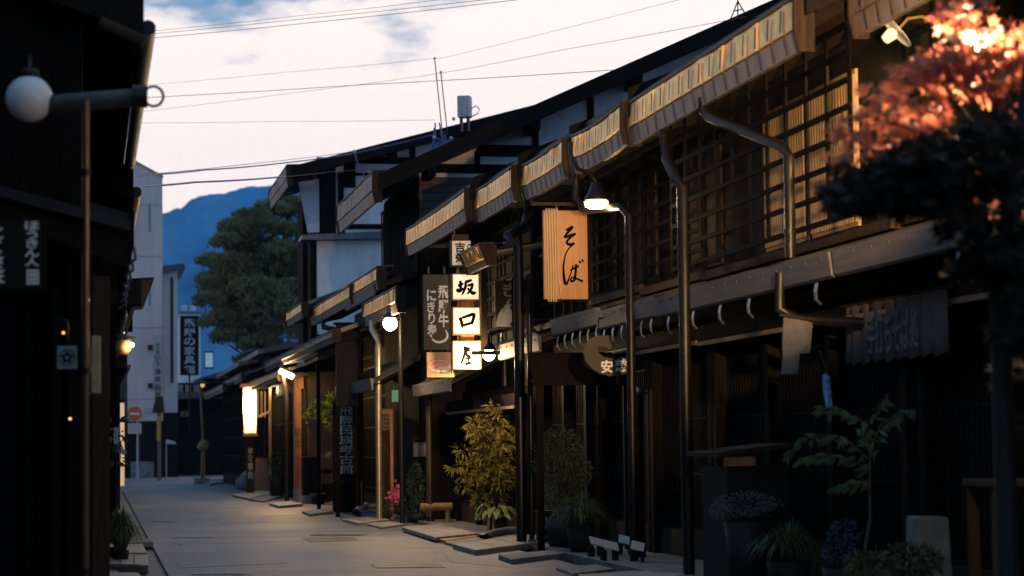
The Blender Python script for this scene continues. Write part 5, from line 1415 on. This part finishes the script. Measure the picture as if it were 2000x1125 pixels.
slab('dark grey bevelled slab below the front black pole', [(973, 1083), (1080, 1074), (1106, 1079), (1000, 1092)], .06, .08, STONE2)
slab('dark low slab over the ditch at the bottom middle', [(1086, 1108), (1165, 1102), (1200, 1110), (1120, 1120)], .03, .08, STONE2)
slab('long pale slab strip at the bottom right corner of the road', [(1128, 1122), (1240, 1114), (1340, 1120), (1250, 1140)], .04, .06, PALES)
slab('pale slab under the silver pipe', [(668, 1013), (732, 1008), (760, 1014), (700, 1021)], .05, .06, PALES)
slab('dim slab right of the silver pipe', [(715, 1022), (762, 1018), (790, 1023), (745, 1029)], .04, .05)
slab('narrow slab in front of the slatted planter', [(590, 998), (638, 993), (652, 998), (605, 1004)], .05, .06)
slab('pale slab at the foot of the orange pillar', [(525, 982), (570, 978), (592, 984), (545, 988)], .06, .05, PALES)
slab('long pale slab before the orange box post', [(452, 966), (510, 958), (538, 960), (486, 973)], .06, .06, PALES)
slab('second slab overlapping the long pale slab', [(485, 974), (534, 963), (556, 967), (515, 978)], .05, .06, STONE2)
slab('far thin slab by the mushroom sign', [(395, 942), (425, 938), (440, 942), (410, 946)], .05, .05, STONE2)
lg = 'slabs along the left kerb'
slab('nearest grey slab at the bottom left corner', [(205, 1117), (270, 1118), (283, 1130), (200, 1132)], .07, .07, PALES, lg)
slab('jointed grey slab at the left kerb', [(212, 1082), (287, 1083), (290, 1104), (208, 1100)], .08, .09, PALES, lg, joints=2)
slab('grey slab behind the jointed one at the left kerb', [(214, 1062), (280, 1062), (286, 1079), (212, 1080)], .07, .07, PALES, lg)
slab('dark slab under the grass tuft at the left kerb', [(216, 1052), (288, 1050), (300, 1057), (230, 1061)], .09, .08, STONE2, lg)

# ------------------------------------------------------------------ benches, boxes and small things
b = G(893, 1021)
t = thing('log_bench', 'low wooden log bench beside the hosta pot', 'bench', (b.x, b.y, 0))
MB().tube([(wx(864, 36.5), b.y, .28), (wx(932, 36.5), b.y, .28)], .07, 12).build('seat', TAN, t)
for px in (882, 922): MB().tube([(wx(px, 36.5), b.y, 0), (wx(px, 36.5), b.y, .24)], .045, 10).build('leg', TAN, t)
b = G(1071, 1062)
t = thing('cell_box', 'black box with rows of triangular cut windows standing on the pavement', 'box', (b.x, b.y, 0))
wB, hB = 16.5 / FP * 30.2, 60 / FP * 30.2
MB().box(b.x - wB, b.x + wB, b.y + .02, b.y + .26, .03, hB).build('body', BOARD, t)
P = MB()
for i in range(5): P.box(b.x - wB + i * wB / 2 - .009, b.x - wB + i * wB / 2 + .009, b.y - .012, b.y + .018, .03, hB)
for k in range(4): P.box(b.x - wB, b.x + wB, b.y - .008, b.y + .016, .03 + k * (hB - .05) / 3, .05 + k * (hB - .05) / 3)
P.build('grid', BOARD, t)
P = MB()
for i in range(4):
    for k in range(3):
        x, z = b.x - wB + (i + .5) * wB / 2, .05 + k * (hB - .05) / 3
        P.add([(x - .02, b.y + .016, z + .02), (x + .02, b.y + .016, z + .02), (x + .004, b.y + .016, z + .11)], [(0, 1, 2)])
P.build('cut_windows', mat('straw_infill', (.36, .28, .13), .7), t)
MB().box(b.x - wB - .015, b.x + wB + .015, b.y - .015, b.y + .28, hB + .001, hB + .03).build('lid', WOOD2, t)
# folded display cards on little stands
for i, (px, py, dx, rz, m_, lab) in enumerate(((1166, 1092, 30, .2, WHITE, 'leftmost pale display card on a low stand'), (1192, 1100, 34, .1, WHITE, 'pale printed card second from the left on low stands'),
                                              (1222, 1088, 28, -.1, mat('blue_card', (.3, .42, .52), .6), 'bluish display card behind the pale cards'), (1246, 1102, 26, -.2, WHITE, 'rightmost pale display card half behind the pipe'))):
    b = G(px, py)
    t = thing('display_card', lab, 'card stand', (b.x, b.y, 0), rz, 'display cards on the pavement')
    w_ = dx / FP * 25.5
    MB().cbox((0, 0, .20), (w_, .14, .012), (R(38), R(14), 0)).build('card', m_ if m_ is not WHITE else mat('grey_card', (.42, .41, .42), .6, var=.12, scale=20), t, local=True)
    for x in (-.35, .35): MB().box(x * w_ - .02, x * w_ + .02, -.03, .09, .03, .15).build('foot', BOARD, t, local=True)
b = G(1228, 1052)
t = thing('grey_board', 'dim upright grey board behind the display cards', 'board', (b.x, b.y, 0))
MB().box(wx(1208, 27), wx(1246, 27), b.y, b.y + .04, .05, wz(935, 27, 1228)).build('panel', mat('grey_panel', (.16, .155, .16), .8, var=.2), t)
MB().box(wx(1206, 27), wx(1248, 27), b.y - .02, b.y + .06, 0, .049).build('foot', WOOD, t)
# ground drain pipe elbows
q = G(975, 1048)
t = thing('drain_elbow', 'grey bent drain pipe lying on the pavement under the black poles', 'pipe', (q.x, q.y, 0))
MB().tube([W(1012, 1036, 32.5), W(990, 1037, 32.4), W(965, 1041, 32.2), W(946, 1049, 32.0)], .058, 12).build('pipe', mat('grey_plastic', (.12, .13, .14), .4), t)
q = W(946, 1049, 32.0); MB().tube([q + Vector((-.015, -.02, -.02)), q + Vector((.02, .02, .01))], .07, 12).build('collar', IRON, t)
q = G(710, 1000)
t = thing('drain_elbow', 'grey bent drain pipe at the foot of the brown pipe and planter', 'pipe', (q.x, q.y, 0))
MB().tube([W(734, 988, 42.5), W(716, 990, 42.5), W(702, 994, 42.4), W(694, 1000, 42.2)], .055, 12).build('pipe', mat('grey_plastic', (.12, .13, .14), .4), t)
q = W(694, 1000, 42.2); MB().tube([q + Vector((-.01, -.02, -.02)), q + Vector((.02, .02, .01))], .066, 12).build('collar', IRON, t)
# stone marker, counter, table at the right
b = G(1812, 1120)
t = thing('stone_marker', 'upright grey stone block in the dark at the lower right', 'stone', W(1812, 1080, 18.0) * 1)
t.location.z = 0
q = W(1812, 1045, 17.5)
P = MB(); P.prism([(q.x - .16, 0.02), (q.x + .16, .02), (q.x + .13, q.z + .14), (q.x - .13, q.z + .15)], q.y - .13, q.y + .13); P.build('block', mat('marker_stone', (.15, .15, .16), .85, var=.25, scale=7), t, bevel=.02)
P = MB(); P.box(q.x - .22, q.x + .22, q.y - .2, q.y + .2, -.05, .06); P.build('base', STONE2, t, bevel=.01)
q = W(1952, 950, 14.2)
t = thing('side_table', 'plain wooden table cut by the right edge of the picture', 'table', (q.x, q.y, 0))
MB().box(q.x - .15, q.x + .55, q.y - .25, q.y + .25, q.z, q.z + .045).build('top', WOOD2, t, bevel=.006)
for sx, sy in ((-.1, -.2), (.5, -.2), (-.1, .2), (.5, .2)): MB().box(q.x + sx - .03, q.x + sx + .03, q.y + sy - .03, q.y + sy + .03, 0, q.z - .001)  .build('leg', WOOD2, t)
q = W(1440, 885, 21.0)
t = thing('shop_counter', 'dark shop counter with a brown shelf end at the right', 'counter', (q.x, q.y, 0))
MB().prism([(q.x - .22, q.z - .03), (q.x + .5, q.z + .05), (q.x + .5, q.z + .09), (q.x - .22, q.z + .01)], q.y - .1, q.y + 1.0).build('top', WOOD2, t)
MB().box(q.x - .14, q.x + .16, q.y - .05, q.y - .005, q.z - .12, q.z - .035).build('shelf_end', ORANGE, t)
MB().box(q.x - .1, q.x + .5, q.y, q.y + .9, 0, q.z - .12).build('body', BOARD, t)
# entrance canopy board over the door under the carved sign
q = W(1140, 730, 27.3)
t = thing('door_canopy', 'dark slatted canopy board below the carved comma sign', 'canopy', (q.x, q.y, q.z))
a0, a1 = W(1042, 752, 28.2), W(1245, 752, 28.2)
P = MB(); 
for i in range(6):
    z = wz(752 - i * 11, 28.2, 1140); P.box(a0.x, a1.x, a0.y + i * .06, a0.y + i * .06 + .02, z, z + .075)
P.build('slats', WOOD, t)
MB().box(a0.x - .02, a1.x + .02, a0.y - .03, a0.y - .003, wz(756, 28.2), wz(751, 28.2)).build('edge_rail', WOOD, t)
for x in (a0.x + .08, a1.x - .08): MB().box(x - .04, x + .04, a0.y + .0, a0.y + .08, 0, wz(756.5, 28.2)).build('post', WOOD, t)
q = W(1247, 770, 26.4)
t = thing('lantern_shelf', 'small shelf with a round metal lamp base beside the middle black pipe', 'shelf', q)
MB().box(q.x - .11, q.x + .11, q.y - .1, q.y + .1, q.z, q.z + .02).build('board', PIPE, t)
MB().lathe(q, [(.001, .09), (.05, .085), (.07, .03), (.06, .0215), (.001, .0215)], 14).build('lamp_base', HOOK, t)
MB().box(q.x - .05, q.x + .05, q.y - .04, q.y + .04, 0, q.z - .001).build('post', WOOD, t)

# ------------------------------------------------------------------ plants
def pot(mb_parent, c, r, h, m=None):
    return MB().lathe(c, [(.001, 0), (r * .72, 0), (r, h), (r * .9, h), (r * .86, h - .03), (.001, h - .03)], 18).build('pot', m or POT, mb_parent)
def stems(t, c, tips, r=.012, m=None):
    P = MB()
    for tp in tips:
        tp = Vector(tp); c_ = Vector(c)
        P.tube([c_, c_.lerp(tp, .5) + Vector((.02, 0, .05)), tp], r, 6, r2=r * .4)
    return P.build('stems', m or BARK, t)
def blobs(lst, D, depth=.8):
    return [(W(px, py, D + dd), (rx / FP * D, rx / FP * D * depth, rz / FP * D)) for px, py, rx, rz, dd in lst]
# nandina shrub
c = W(958, 1000, 34.6); c.z = 0
t = thing('nandina_shrub', 'bushy yellow green shrub lit by the globe lamp', 'shrub', c)
rng = random.Random(51)
bl = blobs([(960 + rng.gauss(0, 10) + 26 * math.cos(k * 1.9) * (.5 + .5 * rng.random()), 812 + 165 * (k / 21), rng.uniform(12, 26), rng.uniform(6, 13), rng.uniform(-.25, .2)) for k in range(22)] +
           [(893, 910, 20, 6, -.3), (905, 880, 18, 7, -.1), (918, 930, 24, 7, -.2), (990, 840, 18, 8, 0), (930, 842, 20, 7, -.2), (950, 895, 30, 12, 0), (975, 930, 30, 14, 0), (905, 950, 16, 6, -.2), (970, 795, 16, 6, 0), (940, 980, 20, 8, -.1)], 34.4)
rng = random.Random(5)
leaves(MB(), bl, 2300, .13, .034, rng, .25).build('leaves', LEAFY, t)
stems(t, c, [b_[0] for b_ in bl], .016)
# hosta
c = G(962, 1042); t = thing('hosta_pot', 'pot of broad pale edged hosta leaves at the front of the pavement', 'potted plant', (c.x, c.y, 0))
pot(t, c + Vector((.05, 0, .02)), .16, .20)
P = MB(); rng = random.Random(8)
for i in range(46):
    a = rng.uniform(0, 6.28); l = rng.uniform(.20, .36); el = rng.uniform(.15, 1.0)
    o_ = c + Vector((.05, 0, .2)); d = Vector((math.cos(a), math.sin(a), 0)); s_ = Vector((-math.sin(a), math.cos(a), 0))
    pr = [(0, 0, .012), (.35, .30 * el + .06, .03), (.6, .42 * el + .05, .062), (.85, .36 * el, .05), (1.05, .14 * el - .05, .004)]
    vs = []
    for f_, z, w_ in pr: vs += [o_ + d * l * f_ - s_ * w_ + Vector((0, 0, z * .55)), o_ + d * l * f_ + Vector((0, 0, z * .55 - w_ * .35)), o_ + d * l * f_ + s_ * w_ + Vector((0, 0, z * .55))]
    P.add(vs, [(3 * k + j, 3 * k + j + 1, 3 * k + j + 4, 3 * k + j + 3) for k in range(4) for j in (0, 1)], True)
P.build('leaves', HOSTA, t)
for x in (-.08, .0): MB().tube([c + Vector((x - .02, -.17, 0)), c + Vector((x, -.17, .24))], .026, 8).build('stake', TAN, t)
# dark bush and grass pot by the cell box
def bush(name, lab, cat, lst, D, n, L, Wd, m, seed, potr=.2, poth=.25, droop=.25, grp=None):
    c = W(lst[0][0], lst[0][1], D); c.z = 0
    t = thing(name, lab, cat, c, group=grp)
    bl = blobs(lst, D)
    leaves(MB(), bl, n, L, Wd, random.Random(seed), droop).build('leaves', m, t)
    stems(t, c + Vector((0, 0, poth * .8)), [b_[0] for b_ in bl])
    pot(t, c, potr, poth)
    return t
bush('leafy_bush', 'dark rounded bush right of the black poles', 'shrub', [(1095, 880, 46, 42, 0), (1070, 910, 30, 30, 0), (1120, 920, 36, 34, 0), (1095, 960, 40, 30, 0)], 29.0, 2600, .07, .024, LEAFD, 21, .22, .4)
def tuft(name, lab, px, py, D, n, L, sp, seed, m=GRASSM, lift=.3, r=.16):
    c = W(px, py, D); c.z = 0
    t = thing(name, lab, 'potted plant', c, group=None)
    blades(MB(), c + Vector((0, 0, lift)), n, L, sp, random.Random(seed), .007).build('blades', m, t)
    pot(t, c, r, lift + .02)
    return t
tuft('grass_pot', 'dim tuft of ornamental grass in a dark pot beside the cell box', 1135, 1040, 27.4, 420, .62, .42, 31, lift=.30, r=.18)
tuft('grass_pot', 'dim grass tuft in a pot at the lower right', 1540, 1090, 20.0, 420, .5, .42, 33, lift=.26, r=.2)
tuft('grass_tuft', 'drooping green grass tuft at the left kerb', 236, 1040, 26.0, 650, .66, .30, 34, lift=.16, r=.10)
# pale flowers left above the tuft
c = W(231, 870, 26.5); b = Vector((c.x - .04, c.y, 0))
t = thing('orchid_pot', 'white flowers on dark stems by the left wall above the grass tuft', 'potted plant', b)
pot(t, b, .10, .2)
P = MB(); rng = random.Random(3)
for i in range(12):
    q = W(222 + rng.uniform(0, 22), 836 + rng.uniform(0, 48), 26.5 + rng.uniform(-.1, .1))
    for k in range(5):
        a = k * 1.257 + i; d = Vector((math.cos(a), rng.uniform(-.4, .1), math.sin(a))); s_ = Vector((-math.sin(a), 0, math.cos(a)))
        P.add([q, q + d * .022 + s_ * .014, q + d * .042, q + d * .022 - s_ * .014], [(0, 1, 2, 3)])
P.build('flowers', mat('white_petal', (.7, .7, .74), .5), t)
leaves(MB(), [(W(226, 850, 26.5), (.10, .08, .18)), (W(224, 900, 26.5), (.08, .08, .14))], 60, .16, .05, random.Random(9), .3).build('leaves', LEAFD, t)
stems(t, b + Vector((0, 0, .15)), [W(226, 845, 26.5), W(236, 860, 26.5), W(230, 900, 26.5)], .007)
# pink flowers by the lamp pole
c = G(772, 1008); t = thing('pink_flower_pot', 'pot of bright pink flowers at the foot of the lamp pole', 'potted plant', (c.x, c.y, 0))
pot(t, c, .17, .2)
P = MB(); rng = random.Random(4)
for i in range(70):
    q = W(771 + rng.gauss(0, 8), 968 + rng.gauss(0, 11), 40.2 + rng.uniform(-.15, .15))
    for k in range(5):
        a = k * 1.257 + i; d = Vector((math.cos(a), rng.uniform(-.5, .1), math.sin(a))); s_ = Vector((-math.sin(a), 0, math.cos(a)))
        P.add([q, q + d * .018 + s_ * .012, q + d * .034, q + d * .018 - s_ * .012], [(0, 1, 2, 3)])
P.build('flowers', PINK, t)
leaves(MB(), [(W(772, 985, 40.2), (.2, .16, .2))], 260, .07, .03, random.Random(9), .1).build('leaves', LEAF, t)
bush('leafy_bush', 'dim green bush with tiny white flowers right of the lamp pole', 'shrub', [(812, 945, 16, 40, 0), (820, 985, 18, 26, 0), (802, 1000, 12, 14, 0)], 39.6, 900, .07, .026, LEAF, 26, .2, .15)
c = G(803, 1010); P = MB(); rng = random.Random(6)
t = thing('white_flower_pot', 'low pot of tiny white flowers before the dim green bush', 'potted plant', (c.x, c.y, 0))
pot(t, c, .16, .15)
for i in range(36):
    q = c + Vector((rng.uniform(-.18, .2), rng.uniform(-.15, .1), rng.uniform(.1, .36)))
    P.sphere(q, .014, 6)
P.build('flowers', WHITE, t)
leaves(MB(), [(c + Vector((0, 0, .2)), (.2, .16, .16))], 200, .06, .025, random.Random(91), .1).build('leaves', LEAFD, t)
t, wd, hh = board('hanging_planter', 'small grey hanging planter box above the dim green bush', 'planter', 808, 832, 864, 892, 40.5, mat('grey_planter', (.16, .15, .15), .7), .2, part='box')
leaves(MB(), [(Vector((0, 0, hh / 2 + .03)), (.12, .1, .06))], 60, .06, .025, random.Random(92), .1).build('leaves', LEAFD, t, local=True)
hanger(t, [(0, .08, hh / 2), (0, .3, hh / 2 + .25)])
# vine leaves by the pillar
c = G(622, 985)
t = thing('vine_plant', 'tall plant with broad bright green leaves above the board fence', 'plant', (c.x, c.y, 0))
P = MB(); rng = random.Random(14)
for px, py in ((590, 803), (600, 797), (612, 792), (625, 790), (638, 787), (648, 784), (606, 808), (630, 800), (633, 815), (645, 818), (652, 808), (622, 796), (640, 826), (634, 893)):
    q = W(px, py, 51.5); leaves(P, [(q, (.05, .05, .03))], 3, .24, .16, rng, .25, star=True)
P.build('leaves', mat('bright_leaf', (.22, .30, .05), .5, var=.3, trans=.4), t)
stems(t, c, [W(620, 800, 51.5), W(645, 815, 51.5), W(634, 893, 51.5)], .012, mat('green_stem', (.08, .11, .04), .6))
pot(t, c, .2, .25)
bush('leafy_bush', 'dim small bush between the orange box post and the bent lamp pole', 'shrub', [(540, 905, 12, 20, 0), (545, 925, 10, 14, 0)], 60, 260, .11, .04, LEAFD, 28, .22, .6)
# right foreground plants
c = W(1700, 1080, 17.6); c.z = 0
t = thing('young_maple', 'slender young tree with drooping dark green leaves before the right house', 'tree', c)
rng = random.Random(17)
twigs = [[(1700, 900), (1650, 855), (1600, 850), (1560, 862), (1540, 885)], [(1700, 890), (1680, 820), (1640, 800), (1600, 795)], [(1702, 880), (1720, 830), (1755, 805), (1790, 798)], [(1700, 920), (1660, 895), (1610, 890), (1560, 895)], [(1700, 940), (1655, 945), (1620, 955)], [(1700, 870), (1690, 840), (1720, 790), (1735, 778)]]
P = MB(); P.tube([c, W(1688, 1080, 17.6), W(1700, 1010, 17.6), W(1698, 960, 17.6), W(1700, 870, 17.6)], .017, 8, r2=.01)
Lf = MB()
for tw_ in twigs:
    pts = [W(x, y, 17.6 + rng.uniform(-.25, .25)) for x, y in tw_]
    P.tube(pts, .007, 6, r2=.003)
    for a, b in zip(pts[:-1], pts[1:]):
        for k in range(11):
            q = a.lerp(b, k / 11) + rv(rng) * .03
            d = ((b - a).normalized() * .8 + rv(rng) * .7 + Vector((0, 0, -.55))).normalized(); s_ = d.cross(Vector((0, 1, .3))).normalized()
            l = rng.uniform(.08, .13)
            Lf.add([q, q + d * l * .45 + s_ * .019, q + d * l, q + d * l * .45 - s_ * .019], [(0, 1, 2, 3)])
P.build('trunk', BARK, t); Lf.build('leaves', mat('deep_green_leaf', (.07, .13, .06), .45, var=.4, trans=.3), t)
pot(t, c, .22, .12)
bush('dry_flower_bush', 'greyish pink mass of fine dry flowers at the lower right', 'shrub', [(1455, 985, 62, 24, 0), (1420, 995, 34, 18, 0), (1500, 990, 36, 22, .1)], 21.0, 3200, .030, .016, PALEFL, 41, .2, .6, 0)
bush('blue_flower_pot', 'dim bluish flowers right of the lower right grass tuft', 'potted plant', [(1650, 1040, 34, 26, 0), (1640, 1075, 38, 22, 0)], 18.6, 700, .035, .02, BLUEFL, 42, .2, .3)
bush('leafy_bush', 'low dark clump at the bottom right corner before the stone block', 'shrub', [(1780, 1095, 60, 28, 0), (1700, 1105, 50, 24, -.3)], 16.6, 900, .07, .025, LEAFD, 43, .2, .12)
# red maple, near right
def maple():
    rng = random.Random(23)
    D = 11.0
    c = W(1960, 800, D); c.z = 0
    t = thing('maple_tree', 'near red maple spreading from the right edge, its top lit by a lamp', 'tree', c)
    P = MB()
    top = W(1985, 330, D)
    P.tube([c, W(1962, 900, D), W(1950, 560, D), top, W(2010, 120, D)], .06, 10, r2=.03)
    P.build('trunk', mat('maple_bark', (.035, .022, .015), .7, var=.3), t)
    hi, lo = [], []
    for k in range(46):                         # sprays along the upper left slope of the crown
        f_ = rng.random()
        ex, ey = 1635 + 260 * f_, 300 - 262 * f_ ** .8
        off = rng.uniform(0, 1) ** 1.3
        hi.append((ex + 95 * off + rng.uniform(-14, 14), ey + 62 * off + rng.uniform(-10, 10), rng.uniform(24, 48), rng.uniform(6, 13), rng.uniform(-.15, .35)))
    for k in range(18):
        hi.append((rng.uniform(1850, 2010), rng.uniform(-15, 150), rng.uniform(26, 50), rng.uniform(8, 16), rng.uniform(-.1, .6)))
    for k in range(22):
        hi.append((rng.uniform(1620, 1990), rng.uniform(210, 420), rng.uniform(18, 34), rng.uniform(4, 8), rng.uniform(-.3, .3)))
    for k in range(95):
        px = rng.uniform(1650, 2040)
        top_ = 330 - (px - 1640) * .42 if px < 1900 else 215
        bot_ = 400 + max(0, px - 1840) * 2.4
        lo.append((px, rng.uniform(top_ + 30, bot_), rng.uniform(26, 58), rng.uniform(6, 14), rng.uniform(-.55, .3)))
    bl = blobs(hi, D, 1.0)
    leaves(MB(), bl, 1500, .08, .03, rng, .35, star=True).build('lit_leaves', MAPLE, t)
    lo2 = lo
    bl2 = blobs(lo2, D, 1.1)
    leaves(MB(), bl2, 3300, .095, .034, rng, .5, star=True).build('leaves', mat('maple_leaf_shaded', (.062, .030, .032), .6, spec=.25, var=.5, scale=6, trans=.25, grain=(.042, .036, .018)), t)  # unlit part of the crown: shade is put into this darker leaf colour
    Q = MB()
    for b_, _ in bl[::3] + bl2[::6]:
        j = W(1975, 420, D).lerp(top, rng.random())
        Q.tube([j, j.lerp(b_, .5) + Vector((0, 0, .08)), b_], .014, 6, r2=.004)
    Q.build('limbs', BARK, t)
    for px, py in ((1820, 400), (1828, 415), (1800, 412), (1810, 330), (1838, 312), (1855, 340), (1980, 320)):
        pass
maple()

# ------------------------------------------------------------------ wires, masts and the box on the roof
def wire(lab, pts, r, m=CABLE, grp='overhead wires', nm='overhead_wire'):
    P = MB(); pp = [W(*p) for p in pts]
    fine = []
    for a, b in zip(pp[:-1], pp[1:]):
        for k in range(8): fine.append(a.lerp(b, k / 8) - Vector((0, 0, .012 * math.sin(math.pi * k / 8))))
    fine.append(pp[-1])
    P.tube(fine, r * .8, 6)
    return tag(P.build(nm, m), lab, 'wire', grp)
WT = mat('thin_wire', (.05, .045, .045), .5)
wire('topmost thin wire crossing the sky at the upper left', [(240, 71, 48), (600, 36, 44), (1010, -8, 40)], .006, WT)
wire('second thin wire just under the topmost one', [(240, 79, 48), (600, 45, 44), (1040, -4, 40)], .007, WT)
wire('third thin wire of the upper left group', [(240, 66, 48), (600, 29, 44), (900, -6, 40)], .005, WT)
wire('level thin wire from the iron ring height to the steep roof', [(240, 193, 50), (700, 166, 46), (1240, 134, 42)], .0075, WT)
wire('faint wire rising to the top of the sky above the masts', [(240, 170, 60), (560, 141, 55), (870, 112, 52), (1340, -4, 46)], .005, WT)
wire('faint wire hung from the shorter mast to the upper right', [(862, 143, 52), (1100, 97, 47), (1460, 32, 40)], .006, WT)
wire('faint wire from the left eave to the shorter mast', [(240, 222, 58), (560, 183, 55), (862, 143, 52)], .005, WT)
wire('lowest level thin wire ending at the mast feet', [(240, 240, 58), (560, 237, 55), (850, 234, 52)], .005, WT)
wire('thick blue cable running to the high roof corner', [(222, 346, 30), (400, 332, 38), (556, 318, 46), (690, 300, 49), (850, 262, 50)], .016, BLUEC)
wire('thin cable above the thick blue cable', [(240, 344, 40), (470, 322, 44), (690, 296, 49), (870, 258, 50)], .007, WT)
wire('straight thick blue pipe of cable under the thick blue cable', [(222, 367, 29), (380, 356, 36), (556, 345, 45)], .02, BLUEC)
wire('cable along the gable from the roof corner to the steep verge', [(556, 345, 45), (640, 336, 47), (830, 322, 49)], .008, WT)
for i, (a, b, lab) in enumerate((((849, 115), (864, 262), 'taller thin mast on the high roof'), ((861, 142), (874, 262), 'shorter thin mast beside the taller one'))):
    p, q = W(a[0], a[1], 51.5), W(b[0], b[1], 51.5)
    t = thing('antenna_mast', lab, 'antenna', q, group='masts on the high roof')
    MB().tube([q, p], .012, 6).build('rod', IRON, t)
    MB().tube([p + Vector((-.02, 0, .0)), p + Vector((.02, 0, .03))], .02, 6).build('tip', IRON, t)
q = W(865, 290, 50.6)
t = thing('cable_bracket', 'tangle of blue sheathed cable stays at the steep verge', 'cable bracket', q)
for a, b in (((848, 250), (840, 310)), ((858, 240), (866, 300)), ((848, 268), (880, 285)), ((868, 262), (872, 310)), ((842, 290), (824, 312)), ((880, 268), (858, 308)), ((850, 240), (846, 306))):
    MB().tube([W(a[0], a[1], 49.6), W((a[0] + b[0]) / 2 + 2, (a[1] + b[1]) / 2, 49.6), W(b[0], b[1], 49.6)], .018, 6).build('stay', BLUEC, t)
for px, py in ((848, 268), (881, 270), (886, 232)): MB().sphere(W(px, py, 49.55), .04, 10).build('insulator', GREY, t)
t = thing('cable_stay', 'blue stay wire dropping from the insulator to the white gable', 'wire', W(700, 330, 49))
MB().tube([W(693, 298, 49), W(698, 318, 49), W(715, 352, 49.2)], .014, 6).build('stay', BLUEC, t)
MB().sphere(W(692, 296, 49), .045, 10).build('insulator', GREY, t)
t, wd, hh = board('roof_unit', 'pale outdoor unit box standing on the high roof ridge', 'outdoor unit', 895, 920, 188, 230, 51.5, GREY, .3, R(-20), bevel=.015, part='cabinet')
MB().tube([(wd / 2, 0, -.05), (wd / 2 + .12, 0, .02), (wd / 2 + .2, 0, -.06), (wd / 2 + .16, 0, -.16), (wd * .2, 0, -hh / 2 - .03)], .014, 7).build('hose', GREY, t, local=True)
F = MB()
for i in range(7): F.box(-wd / 2 + .03, wd / 2 - .03, -.158, -.151, -hh * .4 + i * hh * .12, -hh * .4 + i * hh * .12 + .012)
F.build('grille', mat('grille_grey', (.2, .22, .25), .5), t, local=True)
for x in (-.08, .08): MB().box(x - .02, x + .02, -.1, .1, -hh / 2 - .3, -hh / 2).build('foot', IRON, t, local=True)
q = W(1440, 30, 33)
t = thing('tripod_antenna', 'small tripod antenna frame on the roof at the top', 'antenna', q)
ap = W(1441, 2, 33)
for px, py in ((1426, 40), (1441, 34), (1456, 28)): MB().tube([W(px, py, 33 + (px == 1441) * .3), ap], .009, 6).build('leg', IRON, t)
MB().tube([W(1433, 22, 33), W(1450, 18, 33)], .008, 6).build('brace', IRON, t)
MB().tube([ap, ap + Vector((0, 0, .35))], .01, 6).build('mast', IRON, t)

# ------------------------------------------------------------------ air
hz_ = MB(); hz_.box(-2500, 2500, -80, 3400, -3, 460)
vm = bpy.data.materials.new('haze_air'); vm.use_nodes = True
vn = vm.node_tree; vn.nodes.clear()
vo = vn.nodes.new('ShaderNodeOutputMaterial'); vp = vn.nodes.new('ShaderNodeVolumePrincipled')
vp.inputs['Color'].default_value = (0.20, 0.58, 1.0, 1); vp.inputs['Density'].default_value = 0.00010; vp.inputs['Anisotropy'].default_value = 0.0
vn.links.new(vp.outputs[0], vo.inputs['Volume'])
tag(hz_.build('haze', vm), kind='stuff')
